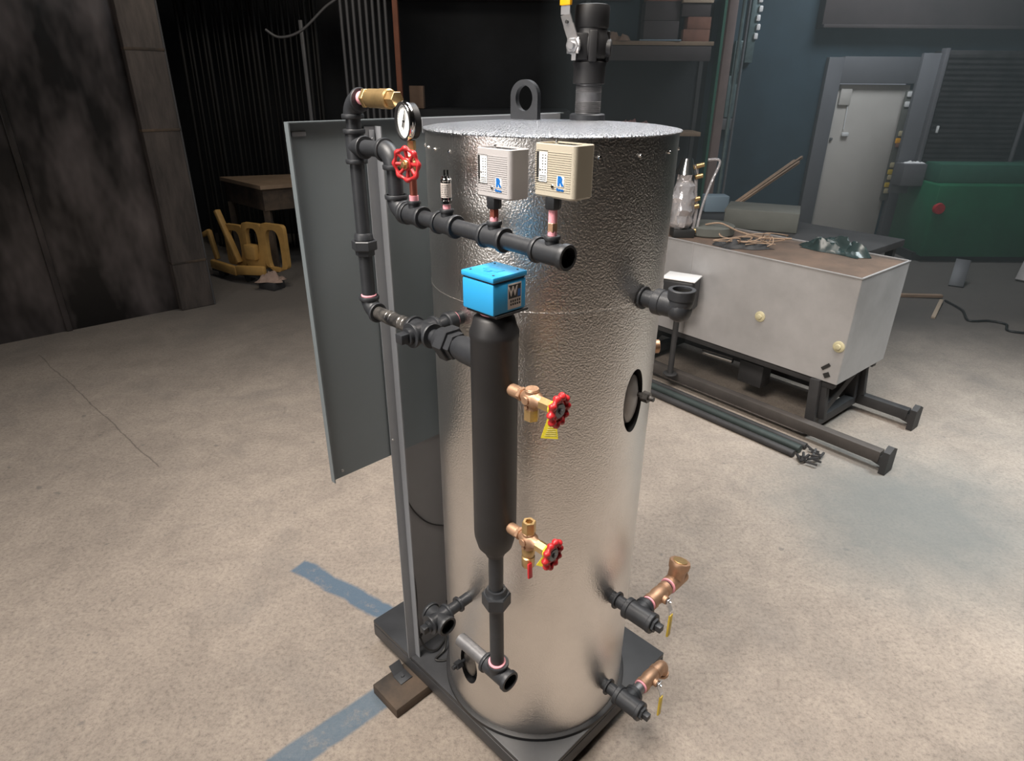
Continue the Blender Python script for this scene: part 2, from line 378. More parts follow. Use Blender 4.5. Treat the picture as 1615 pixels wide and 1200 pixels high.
# --- jacket with two handhole openings
R = .300; holes = [(-43.2, 1.262, .040, .088), (-137, .325, .040, .072)]
NT, NZ = 300, 280; z0, z1 = .137, 1.889
b = bmesh.new(); grid = []
for j in range(NZ+1):
    zz = z0+(z1-z0)*j/NZ
    rr = R + (.0012 if zz > 1.52 else 0)
    grid.append([b.verts.new(V((T.x+rr*cos(2*pi*i/NT), T.y+rr*sin(2*pi*i/NT), zz))) for i in range(NT)])
faces = []
def hcoord(co, h):
    az = math.atan2(co.y-T.y, co.x-T.x); d = (az-radians(h[0])+pi) % (2*pi)-pi
    return d*R/h[2], (co.z-h[1])/h[3]
for j in range(NZ):
    for i in range(NT): b.faces.new((grid[j][i], grid[j][(i+1) % NT], grid[j+1][(i+1) % NT], grid[j+1][i]))
for h in holes:
    kill = []
    for f in b.faces:
        c_ = f.calc_center_median(); u_, v_ = hcoord(c_, h)
        if u_*u_+v_*v_ < 1: kill.append(f)
    bmesh.ops.delete(b, geom=kill, context='FACES')
    for v in b.verts:
        if v.is_boundary and z0+.001 < v.co.z < z1-.001:
            u_, v_ = hcoord(v.co, h); q = sqrt(u_*u_+v_*v_)
            if q < 1.6:
                u_ /= q; v_ /= q; az = radians(h[0])+u_*h[2]/R
                v.co = V((T.x+R*cos(az), T.y+R*sin(az), h[1]+v_*h[3]))
for f in b.faces: f.smooth = True
me = bpy.data.meshes.new('jacket'); b.to_mesh(me); b.free(); me.materials.append(M['stucco'])
jk = bpy.data.objects.new('jacket', me); COL.objects.link(jk); adopt(jk, boiler)
# vertical lap seam at the back-left and the horizontal lap
x_ = MB(); x_.lathe(T+Z*1.518, Z, [(0, .3005), (.0, .3025), (.008, .3025), (.008, .3005)], 120, cap0=False, cap1=False); part('lap_seam', x_, 'stucco')
x_ = MB(); x_.lathe(T+Z*1.8885, Z, [(0, .298), (0, .3065), (.0022, .3072), (.0040, .3055), (.008, .28), (.013, .18), (.014, .0001)], 160, cap0=False, cap1=False)
part('jacket_lid', x_, 'lid')
# inner vessel visible through the handholes
x_ = MB(); x_.lathe(T+Z*.14, Z, [(0, .272), (1.7, .272)], 80); part('vessel_shell', x_, 'black')
for k, (az, zc, hw, hh) in enumerate(holes):
    a_ = radians(az); n_ = V((cos(a_), sin(a_), 0)); t_ = V((-sin(a_), cos(a_), 0))
    # black collar inside the opening
    x_ = MB(); ri = []
    for rad, sc in ((.3005, 1.0), (.2725, 1.0)):
        ri.append([x_.b.verts.new(V((T.x+rad*cos(a_+hw*sc*cos(q)/R), T.y+rad*sin(a_+hw*sc*cos(q)/R), zc+hh*sc*sin(q)))) for q in [2*pi*i/48 for i in range(48)]])
    x_.bridge(ri[0], ri[1]); cover = part('handhole_collar', x_, 'black')
    # bulged oval cover plate
    x_ = MB(); prev = None
    c_ = T + n_*.276 + Z*zc + t_*(.006 if k == 0 else -.006)
    for sc, dp in ((.80, 0), (.80, .006), (.76, .012), (.6, .017), (.3, .020), (.02, .021)):
        ring = [x_.b.verts.new(c_ + t_*(hw*sc*cos(q)) + Z*(hh*sc*sin(q)) + n_*dp) for q in [2*pi*i/40 for i in range(40)]]
        if prev: x_.bridge(prev, ring)
        prev = ring
    x_.b.faces.new(prev)
    hc = part('handhole_cover', x_, 'galv' if k == 0 else 'iron_worn')
    sd = 1 if k == 0 else -1
    bc = T + n_*.285 + t_*(sd*.028) + Z*(zc+(.008 if k == 0 else -.006))
    x_ = MB(); x_.cyl(bc, bc+n_*.035, .006); x_.hexa(bc+n_*.022, bc+n_*.042, .0145, .001); x_.cyl(bc+n_*.040, bc+n_*.055, .0065)
    part('bolt', x_, 'iron_worn' if k == 0 else 'iron', hc)
# screws under the rim
for az in (-172, -160, -151, -139, -122, -91, -74, -55, -34, -16, 2, 40, 80, 120, 155):
    a_ = radians(az); n_ = V((cos(a_), sin(a_), 0)); c_ = T+n_*.3005+Z*1.853
    x_ = MB(); x_.hexa(c_, c_+n_*.003, .0042, .0003); x_.lathe(c_+n_*.003, n_, [(0, .003), (.001, .0025), (.0014, .001)], 10); part('jacket_screw', x_, 'chrome')
# --- lifting lug
x_ = MB(); lc = V((.029, 1.80, 1.902)); hw = .040; eh = .054
ld = V((.86, -.51, 0)).normalized(); lnn = V((.51, .86, 0)).normalized()
b = x_.b; hr = .025; nn = 40; ou = []; inn = []
def outer(q):
    # radial profile of plate outline about the eye centre
    dx, dy = cos(q), sin(q)
    if dy >= 0: return hw
    r_ = 1e9
    if abs(dx) > 1e-6: r_ = min(r_, hw/abs(dx))
    r_ = min(r_, eh/abs(dy)); return r_
for side in (0, 1):
    off = lnn*(.018*side-.009); qs = [2*pi*i/nn for i in range(nn)]
    # include the exact corners
    qs = sorted(set(qs+[math.atan2(-eh, hw) % (2*pi), math.atan2(-eh, -hw) % (2*pi)]))
    ou.append([b.verts.new(lc+ld*(outer(q)*cos(q))+Z*(eh+outer(q)*sin(q))+off) for q in qs])
    inn.append([b.verts.new(lc+ld*(hr*cos(q))+Z*(eh-.004+hr*1.22*sin(q))+off) for q in qs])
x_.bridge(ou[0], ou[1]); x_.bridge(inn[0], inn[1]); x_.bridge(ou[0], inn[0]); x_.bridge(ou[1], inn[1])
part('lifting_lug', x_, 'iron')
# --- steam outlet, threaded nipple, coupling and ball valve on the lid
so = V((.191, 1.80, 0))
x_ = MB(); x_.lathe(so+Z*1.896, Z, [(0, .046), (.018, .046), (.021, .042), (.021, .033)], 44); part('outlet_collar', x_, 'iron')
prof = [(0, .0325), (.02, .0325)]
for i in range(12): prof += [(.021+i*.0022, .0335), (.022+i*.0022, .0320)]
prof += [(.049, .0330), (.066, .0330)]
for i in range(7): prof += [(.067+i*.0024, .0335), (.068+i*.0024, .0322)]
prof += [(.088, .0325)]
x_ = MB(); x_.lathe(so+Z*1.900, Z, prof, 48); part('threaded_nipple', x_, 'steel_pipe')
x_ = MB()
x_.lathe(so+V((-.001, 0, 1.986)), Z, [(0, .038), (.002, .0405), (.040, .0405), (.046, .0425), (.050, .0425), (.052, .0385), (.058, .0375), (.066, .043), (.084, .045), (.104, .044), (.114, .040), (.124, .0395), (.128, .0425), (.168, .0430), (.175, .0415), (.177, .034), (.158, .032), (.158, .0001)], 52, cap1=False)
x_.cyl(so+V((.03, -.008, 2.068)), so+V((.050, -.012, 2.068)), .020, bev=.002)
x_.box(so+V((-.028, -.026, 2.070)), .034, .034, .060, bev=.004)
x_.box(so+V((.0, -.042, 2.071)), .020, .012, .070, bev=.003); x_.box(so+V((.040, .0, 2.071)), .012, .020, .070, bev=.003)
mv = part('ball_valve', x_, 'black')
sp = so + V((-.045, -.038, 2.072)); sd_ = V((-.60, -.80, 0)).normalized(); lx = V((.80, -.60, 0))
x_ = MB(); x_.cyl(sp-sd_*.02, sp+sd_*.008, .013); x_.hexa(sp+sd_*.003, sp+sd_*.013, .017, .001); x_.torus(sp+sd_*.004, sd_, .017, .004, 24, 8); x_.cyl(sp+sd_*.010, sp+sd_*.020, .009, bev=.001); part('stem_nut', x_, 'zinc', mv)
x_ = MB(); l0 = sp+sd_*.006
x_.box(l0-Z*.0, .034, .004, .036, (lx, sd_, Z), bev=.001); x_.box(l0-Z*.024+lx*.004, .012, .004, .018, (lx, sd_, Z))
x_.bar(l0+Z*.012, l0+Z*.044-lx*.010+sd_*.008, .028, .004, up=sd_); x_.bar(l0+Z*.043-lx*.010+sd_*.008, l0+Z*.066-lx*.016+sd_*.014, .026, .004, up=sd_)
x_.bar(l0+Z*.065-lx*.016+sd_*.014, l0+Z*.13-lx*.016+sd_*.014, .025, .004, up=sd_)
part('lever', x_, 'zinc', mv)
x_ = MB(); x_.cyl(l0+Z*.050-lx*.012+sd_*.012, l0+Z*.050-lx*.012+sd_*.016, .004, n=12); part('lever_screw', x_, 'ink', mv)
x_ = MB(); x_.box(l0+Z*.134-lx*.016+sd_*.014, .030, .011, .10, (lx, sd_, Z), bev=.003); part('lever_grip', x_, 'orange_yellow', mv)

# --- pipe and fitting builders
pr = .0163
def pipe(a, b_, r=pr, m_='iron', name='pipe', label=None):
    x_ = MB(); x_.cyl(a, b_, r, bev=.001); return part(name, x_, m_, label=label)
def band(x_, c, d, r, w_=.010): d = V(d).normalized(); x_.lathe(V(c)-d*w_, d, [(0, r-.004), (.001, r-.0005), (.002, r), (w_-.0015, r), (w_, r-.001), (w_, r-.006)], 30)
def elbow(c, d1, d2, r=.0205, L=.036, rb=.0245, name='elbow', m_='iron', parent=None):
    c = V(c); d1 = V(d1).normalized(); d2 = V(d2).normalized(); x_ = MB(); k = L*.93
    pts = [c+d1*L] + [c+d1*(k-k*sin(q))+d2*(k-k*cos(q)) for q in [pi/2*i/10 for i in range(11)]] + [c+d2*L]
    x_.tube(pts, r, 26); band(x_, c+d1*L, d1, rb); band(x_, c+d2*L, d2, rb)
    return part(name, x_, m_, parent)
def tee(c, ax, br, r=.0205, L=.036, rb=.0245, brL=None, brr=None, brb=None, mouth=None, name='tee', m_='iron', extra=None):
    c = V(c); ax = V(ax).normalized(); x_ = MB(); bore_shade_lining = None
    if mouth is not None:
        dp = L-(brr or r)-.0005; x_.cyl(c-ax*L*.99, c+ax*(L-dp), r, n=30); band(x_, c-ax*L, -ax, rb); ri = rb*.76
        x_.lathe(c+ax*L, ax, [(-dp, r), (-.011, r), (-.0105, rb), (-.0015, rb), (0, rb-.001), (0, ri), (-dp, ri)], 30, cap0=False, cap1=False)
        bore_shade_lining = MB(); bore_shade_lining.lathe(c+ax*L, ax, [(-.004, ri-.0002), (-dp+.0005, ri-.0004), (-dp+.0005, .0001)], 30, cap0=False, cap1=False)
    else:
        x_.cyl(c-ax*L*.99, c+ax*L*.99, r, n=30)
        for d in (ax, -ax): band(x_, c+d*L, d, rb)
    for d in ([br] if not isinstance(br, list) else br):
        d = V(d).normalized(); l_ = brL or L; x_.cyl(c, c+d*l_*.98, brr or r, n=26)
        band(x_, c+d*l_, d, brb or rb, .008)
    o = part(name, x_, m_)
    if bore_shade_lining: part('bore_shade_lining', bore_shade_lining, 'bore_shade', o)
    return o
def union(c, d, L=.05, rh=.033, m_='iron', r=.021, name='union'):
    c = V(c); d = V(d).normalized(); x_ = MB()
    x_.hexa(c-d*L*.22, c+d*L*.22, rh, .002); x_.cyl(c-d*L*.5, c+d*L*.5, r, n=8, bev=.002); x_.hexa(c+d*L*.20, c+d*L*.48, r*1.18, .001); x_.lathe(c-d*L*.55, d, [(0, r*.95), (L*.1, r*1.1), (L*.3, r*1.15)], 24)
    return part(name, x_, m_)
def pinkring(c, d, r=.0168, w_=.006):
    x_ = MB(); x_.cyl(V(c), V(c)+V(d).normalized()*w_, r, bev=.001); return part('thread_seal', x_, 'pink')

# riser at left
rb_ = -.212; zr = 1.477
c_el = P(rb_, zr); elbow(c_el, Z, B)
pinkring(c_el+Z*.034, Z, .0185, .006)
pipe(P(rb_, zr+.03), P(rb_, 1.622)); union(P(rb_, 1.638), -Z, .052, .030, r=.0195)
pipe(P(rb_, 1.652), P(rb_, 1.825)); tee(P(rb_, 1.857), Z, B, brL=.040)
pipe(P(rb_, 1.885), P(rb_, 1.925)); elbow(P(rb_, 1.952), -Z, B, L=.038)
# relief fitting in brass
q0 = P(rb_+.038, 1.956)
x_ = MB(); x_.cyl(q0, q0+B*.026, .0135, bev=.001); part('thread_seal', x_, 'pink')
x_ = MB(); x_.hexa(q0+B*.020, q0+B*.032, .0205, .001); x_.cyl(q0+B*.032, q0+B*.108, .0185, n=30, bev=.002); x_.cyl(q0+B*.075, q0+B*.106, .0192, n=30, bev=.001)
rv = part('relief_valve', x_, 'brass'); x_ = MB(); x_.hexa(q0+B*.106, q0+B*.132, .0155, .001); part('valve_end', x_, 'brass', rv)
# branch to the manifold drop
e2 = P(-.069, 1.857); union_b = P(rb_+.068, 1.857); pipe(P(rb_+.035, 1.857), P(-.10, 1.857)); elbow(e2, -B, -Z, L=.036)
pipe(P(-.069, 1.83), P(-.069, 1.765)); e3 = P(-.069, 1.736); elbow(e3, Z, B, L=.034)
mz = lambda b_: 1.736-.030*(b_+.069)
dm = V((B.x, B.y, -.030)).normalized()
pipe(P(-.05, mz(-.05)), P(.40, mz(.40)), .0155, name='manifold_pipe')
tb = [-.006, .100, .236, .379]
for i, t_ in enumerate(tb):
    tee(P(t_, mz(t_)), dm, Z, r=.0198, L=.030 if i < 3 else .038, rb=.0232, brL=.031, brr=.0125, brb=.0145, mouth=dm if i == 3 else None)
def stem_top(i): return mz(tb[i])+.031
# gauge, its valve and pipe
g0 = stem_top(0)
x_ = MB(); x_.cyl(P(-.006, g0-.002), P(-.006, g0+.010), .0095); part('thread_seal', x_, 'pink')
x_ = MB(); x_.cyl(P(-.006, g0+.008), P(-.006, 1.825), .0078); part('nipple', x_, 'copper_pipe')
# handwheel builder
def handwheel(c, d, Rw, m_='red', lobes=8, rr=.0045, spokes=4, parent=None, hub=.010):
    c = V(c); x, y, d = frame(d); x_ = MB(); pts = []; n = lobes*8
    for i in range(n+1):
        q = 2*pi*i/n; rad = Rw*(1-.07*(1-cos(lobes*q))*.5); pts.append(c+(x*cos(q)+y*sin(q))*rad)
    pts = pts[:-1]
    rings = []
    for i, p in enumerate(pts):
        e = (p-c).normalized(); q = 2*pi*i/n; r_ = rr*(1+.28*cos(lobes*q)); rings.append([x_.b.verts.new(p+e*(r_*cos(2*pi*j/10))+d*(r_*sin(2*pi*j/10))) for j in range(10)])
    for i in range(n): x_.bridge(rings[i], rings[(i+1) % n])
    for k in range(spokes):
        q = 2*pi*k/spokes; e = x*cos(q)+y*sin(q); x_.cyl(c-d*.004+e*hub*.6, c+e*(Rw-.002), rr*.85, n=10)
    x_.cyl(c-d*.008, c+d*.002, hub, bev=.001)
    o = part('handwheel', x_, m_, parent)
    return o
vz = 1.838; vc = P(-.006, vz)
x_ = MB(); x_.hexa(vc-Z*.016, vc+Z*.016, .0125, .001); x_.cyl(vc, vc+A*.020, .010); x_.hexa(vc+A*.014, vc+A*.026, .011, .001); x_.cyl(vc+A*.02, vc+A*.043, .004)
gv = part('gauge_valve', x_, 'brass')
hwv = V((-.50, -.86, -.05)).normalized()
wc = P(.035, 1.840, .042)
wc = P(.030, 1.842, .040)
handwheel(wc, hwv, .0300, spokes=8, rr=.0042, parent=gv, lobes=8, hub=.012)
x_ = MB(); x_.cyl(wc-A*.036-B*.012, wc, .004); x_.cyl(wc-A*.002, wc+A*.006, .009, bev=.001); x_.hexa(wc+A*.005, wc+A*.010, .006, .0005); part('wheel_nut', x_, 'brass', gv)
x_ = MB(); x_.cyl(P(-.006, 1.853), P(-.006, 1.866), .0085); part('thread_seal', x_, 'pink')
x_ = MB(); x_.hexa(P(-.004, 1.864), P(-.004, 1.882), .0085, .001); part('gauge_socket', x_, 'brass')
gn = V((-.83, -.556, -.02)).normalized(); gc = P(-.014, 1.917, -.004)
x_ = MB(); x_.lathe(gc-gn*.013, gn, [(0, .030), (.002, .0335), (.016, .0335), (.017, .0368), (.026, .0368), (.028, .0355), (.028, .0318), (.0225, .0312), (.0225, .0001)], 56, cap1=False)
gg = part('pressure_gauge', x_, 'black')
x_ = MB(); x_.lathe(gc+gn*.004, gn, [(0, .0370), (.001, .0376), (.008, .0376), (.0105, .036), (.0108, .0325), (.008, .0322)], 56, cap0=False, cap1=False); part('bezel', x_, 'chrome', gg)
x_ = MB(); x_.cyl(gc+gn*.0097, gc+gn*.0103, .0312, n=48); part('dial_face', x_, 'white', gg)
gx, gy, _ = frame(gn)
x_ = MB(); g_ = gc+gn*.0106
for i in range(28):
    q = radians(-135+270*i/27+90); e = gx*cos(q)+gy*sin(q); l_ = .005 if i % 3 == 0 else .0028; x_.bar(g_+e*.028, g_+e*(.028-l_), .0005, .0003, up=gn)
part('dial_marks', x_, 'ink', gg)
q = radians(62); e = gx*cos(q)+gy*sin(q)
x_ = MB(); x_.bar(g_+gn*.002-e*.013, g_+gn*.002+e*.023, .0016, .0006, up=gn); x_.bar(g_+gn*.002+e*.004, g_+gn*.002+e*.014, .0032, .0007, up=gn); x_.bar(g_+gn*.002-e*.012, g_+gn*.002-e*.003, .0042, .0007, up=gn); x_.cyl(g_, g_+gn*.003, .0025, n=16); part('needle', x_, 'ink', gg)
for k, (t_, zz) in enumerate(((-20, '0'),)): pass
# pressure sensor
p0_ = P(tb[1], stem_top(1))
x_ = MB(); x_.cyl(p0_-Z*.002, p0_+Z*.010, .0075, bev=.001); part('thread_seal', x_, 'pink')
x_ = MB(); x_.hexa(p0_+Z*.009, p0_+Z*.017, .0108, .001); x_.cyl(p0_+Z*.016, p0_+Z*.058, .0102, bev=.001); x_.cyl(p0_+Z*.052, p0_+Z*.057, .0108, bev=.001); sen = part('pressure_sensor', x_, 'chrome')
x_ = MB(); x_.lathe(p0_+Z*.022, Z, [(0, .0102), (0, .0105), (.027, .0105), (.027, .0102)], 30, cap0=False, cap1=False); part('sensor_label', x_, 'label', sen)
x_ = MB()
for k in range(7):
    for q in range(5):
        a_ = radians(-140+q*18+random.uniform(-3, 3)); e = V((cos(a_), sin(a_), 0)); x_.box(p0_+e*.01055+Z*(.025+k*.0034), .0022, .0003, .0012, (V((-e.y, e.x, 0)), e, Z))
part('label_print', x_, 'ink', sen)
x_ = MB(); x_.cyl(p0_+Z*.057, p0_+Z*.062, .008); 
for q in range(3): a_ = 2.1*q; x_.box(p0_+V((.004*cos(a_), .004*sin(a_), .067)), .0035, .001, .012)
part('connector_pins', x_, 'chrome', sen)
# two pressure switches
for k, (bi, zlo, zhi, mm) in enumerate(((2, 1.800, 1.884, 'plastic_grey'), (3, 1.817, 1.900, 'plastic_beige'))):
    b_ = tb[bi]+.009; zt = stem_top(bi); w_ = .088; dp = .050; am = .012-dp/2
    x_ = MB(); x_.cyl(P(tb[bi], zt-.002), P(tb[bi], zt+.008), .0078); part('thread_seal', x_, 'pink')
    x_ = MB(); x_.hexa(P(tb[bi], zt+.006), P(tb[bi], zt+.022), .0088, .001, ph=.5); part('nipple', x_, 'bronze' if k else 'copper_pipe')
    x_ = MB(); x_.cyl(P(tb[bi], zt+.021), P(tb[bi], zlo-.018), .0075); part('thread_seal', x_, 'pink')
    hc_ = P(b_, (zlo+zhi)/2, am)
    x_ = MB()
    # housing with gently rounded vertical corners, open at the top with a lip
    rc = .008; pts = []
    for sx, sy, q0_ in ((1, 1, 0), (-1, 1, 90), (-1, -1, 180), (1, -1, 270)):
        for q in range(0, 91, 18): qq = radians(q0_+q); pts.append((sx*(w_/2-rc)+rc*cos(qq), sy*(dp/2-rc)+rc*sin(qq)))
    def loop(sc, z_): return [x_.b.verts.new(P(b_, z_, am) + B*(px*(1-sc)) + A*(py*(1-sc*1.6))) for px, py in pts]
    L0 = loop(.05, zlo); L1 = loop(0, zlo+.003); L2 = loop(0, zhi-.001); L3 = loop(.02, zhi); L4 = loop(.10, zhi); L5 = loop(.10, zhi-.006)
    for a_, c2_ in ((L0, L1), (L1, L2), (L2, L3), (L3, L4), (L4, L5)): x_.bridge(a_, c2_)
    x_.b.faces.new(L0); x_.b.faces.new(L5)
    hs = part('pressure_switch', x_, mm, ang=30)
    x_ = MB()
    nr = 18
    for i in range(nr):
        z_ = zlo+.012+(zhi-zlo-.024)*i/(nr-1)
        inwin = zlo+.030 < z_ < zhi-.012
        for (u0, u1) in (([(-.041, -.037), (-.013, .036)]) if inwin else [(-.041, .036)]):
            if zlo+.016 < z_ < zlo+.036 and u1 > 0:
                segs = [(u0, .006), (.026, u1)]
            else: segs = [(u0, u1)]
            for (a0, a1) in segs:
                x_.bar(P(b_+a0, z_, .0121), P(b_+a1, z_, .0121), .0011, .0009)
    part('housing_ribs', x_, mm, hs)
    x_ = MB(); x_.box(P(b_-.0255, (zlo+zhi)/2+.006, .0118), .024, .0016, .050, (B, A, Z)); part('scale_window', x_, 'ink', hs)
    x_ = MB(); x_.box(P(b_-.0225, (zlo+zhi)/2+.006, .0126), .018, .0006, .046, (B, A, Z)); part('scale_plate', x_, 'white', hs)
    x_ = MB()
    for i in range(7):
        for u_ in (-.0235, -.0175): x_.box(P(b_+u_, (zlo+zhi)/2+.024-i*.0045, .0131), .0026 if i % 2 else .0018, .0003, .0014, (B, A, Z))
    for i in range(3): x_.box(P(b_-.0225, (zlo+zhi)/2-.008-i*.003, .0131), .014, .0003, .0008, (B, A, Z))
    x_.prism([P(b_-.030, (zlo+zhi)/2-.001, .0131), P(b_-.0265, (zlo+zhi)/2+.001, .0131), P(b_-.030, (zlo+zhi)/2+.003, .0131)], A*.0004)
    part('scale_marks', x_, 'ink', hs)
    # maker's mark: pale tile, blue R, wordmark
    x_ = MB(); x_.box(P(b_+.0155, zlo+.0275, .0122), .0155, .0012, .0165, (B, A, Z), bev=.0004); part('logo_tile', x_, 'white', hs)
    text_mesh('logo_letter', 'R', .0185, P(b_+.0155, zlo+.0277, .0131), B, Z, 'logo_blue', hs, bold=.0012)
    text_mesh('wordmark', 'Ranco', .0062, P(b_+.0155, zlo+.0150, .0130), B, Z, 'logo_blue', hs, bold=.00025)
    x_ = MB(); x_.cyl(P(b_-.001, zlo+.0185, .0115), P(b_-.001, zlo+.0185, .0140), .0030, n=16, bev=.0006); x_.box(P(b_-.001, zlo+.0185, .0142), .005, .0006, .0008, (B, A, Z)); part('cover_screw', x_, 'chrome', hs)
    x_ = MB(); x_.lathe(P(tb[bi], zlo-.020), Z, [(0, .0115), (.003, .0135), (.021, .0135)], 8); part('switch_socket', x_, 'iron', hs)
    x_ = MB(); x_.cyl(P(b_-.006, zhi-.004, .0), P(b_-.006, zhi+.006, .0), .0025, n=12); x_.box(P(b_+.005, zhi-.002, -.012), .05, .016, .003, (B, A, Z)); part('adjuster', x_, 'chrome', hs)

# --- upper cross, boiler connection, union to the column
kc = P(0, 1.476)
tee(kc, B, [A, -A], r=.0245, L=.038, rb=.0290, brL=.036, name='cross_fitting')
x_ = MB(); x_.cyl(P(0, 1.476, .030), P(0, 1.476, .046), .0185); x_.box(P(0, 1.476, .056), .024, .023, .022, (B, A, Z), bev=.002); part('plug', x_, 'iron')
pipe(P(0, 1.478, -.03), P(0, 1.482, -.075)); x_ = MB(); x_.cyl(P(0, 1.481, -.066), P(0, 1.482, -.092), .0235, bev=.002); part('boiler_boss', x_, 'iron'); pinkring(P(0, 1.483, -.090), -A, .0185, .006)
pipe(P(0, 1.483, -.094), P(0, 1.484, -.120), name='nipple')
# rusty nipple between elbow and cross
x_ = MB(); x_.cyl(P(-.185, 1.477), P(-.03, 1.476), .0163); part('nipple', x_, 'iron_worn', label='worn shiny nipple')
x_ = MB()
for t_ in (-.135, -.12, -.085, -.07): x_.lathe(P(t_, 1.477), B, [(0, .0163), (.002, .0176), (.006, .0176), (.008, .0163)], 24, cap0=False, cap1=False)
part('thread_marks', x_, 'iron_worn')
union(P(.093, 1.476), B, .062, .039, r=.026)
pipe(P(.034, 1.476), P(.07, 1.476), name='nipple')
x_ = MB(); x_.lathe(P(.118, 1.476), B, [(0, .022), (.01, .026), (.03, .029), (.085, .031)], 32); part('side_port', x_, 'iron')
# --- water column
cb = .235
x_ = MB(); x_.lathe(P(cb, .984), Z, [(0, .0215), (.006, .024), (.012, .027), (.030, .0400), (.060, .0475), (.075, .0485), (.545, .0485), (.549, .0500), (.560, .0500), (.570, .0455), (.588, .0410), (.592, .036), (.596, .030)], 48)
wcol = part('water_column', x_, 'black')
x_ = MB(); x_.cyl(P(cb, 1.575), P(cb, 1.584), .0285); part('thread_seal', x_, 'pink')
x_ = MB(); x_.cyl(P(cb, 1.572), P(cb, 1.590), .026); part('neck', x_, 'iron')
# blue control head
bc_ = P(cb, 0)
AX = (B, A, Z)
x_ = MB(); x_.box(bc_+Z*1.5885-A*.006+B*.003, .084, .086, .005, AX, bev=.001); part('mounting_plate', x_, 'black')
x_ = MB(); x_.box(bc_+Z*1.6225, .087, .087, .061, AX, bev=.004); hd = part('control_head', x_, 'blue')
x_ = MB(); x_.box(bc_+Z*1.6545, .083, .083, .003, AX); part('lid_gap', x_, 'ink', hd)
x_ = MB(); x_.box(bc_+Z*1.661, .090, .090, .011, AX, bev=.003); part('head_lid', x_, 'blue', hd)
x_ = MB(); x_.box(bc_+Z*1.6668+A*.001, .040, .020, .0010, AX, bev=.0003); x_.box(bc_+Z*1.6668+A*.0065, .012, .030, .0011, AX); part('embossed_panel', x_, 'blue_emboss', hd)
for sx, sy in ((.035, .035), (-.035, .035), (.035, -.035), (-.035, -.035)):
    x_ = MB(); x_.cyl(bc_+B*sx*.9+A*sy*.9+Z*1.6665, bc_+B*sx*.9+A*sy*.9+Z*1.6674, .0024, n=12); part('lid_screw', x_, 'ink', hd)
# label on the right-front face (normal B), reading direction is -A
lx0 = bc_+B*.0437+Z*1.6225-A*.012
x_ = MB(); x_.box(lx0, .0006, .036, .050, AX, bev=.0002); lab = part('head_label', x_, 'label', hd)
x_ = MB(); x_.box(lx0+B*.0005+Z*.009+A*.005, .0004, .022, .026, AX); x_.box(lx0+B*.0005+Z*.009-A*.0115, .0004, .009, .026, AX); part('label_block', x_, 'ink', hd)
x_ = MB(); x_.box(lx0+B*.0008+Z*.005-A*.0115, .0003, .007, .014, AX); part('label_blue_panel', x_, 'logo_blue', hd)
text_mesh('label_letter', 'W', .026, lx0+B*.0009+Z*.009+A*.0050, -A, Z, 'label', hd, bold=.0006, squash=.85)
x_ = MB(); random.seed(3)
for r_ in range(2):
    for c2 in range(5): x_.box(lx0+B*.0005-Z*(.0095+r_*.0065)+A*(.010-c2*.0058), .0004, .0034, .0042 if r_ else .0046, AX)
part('label_print', x_, 'ink', hd)
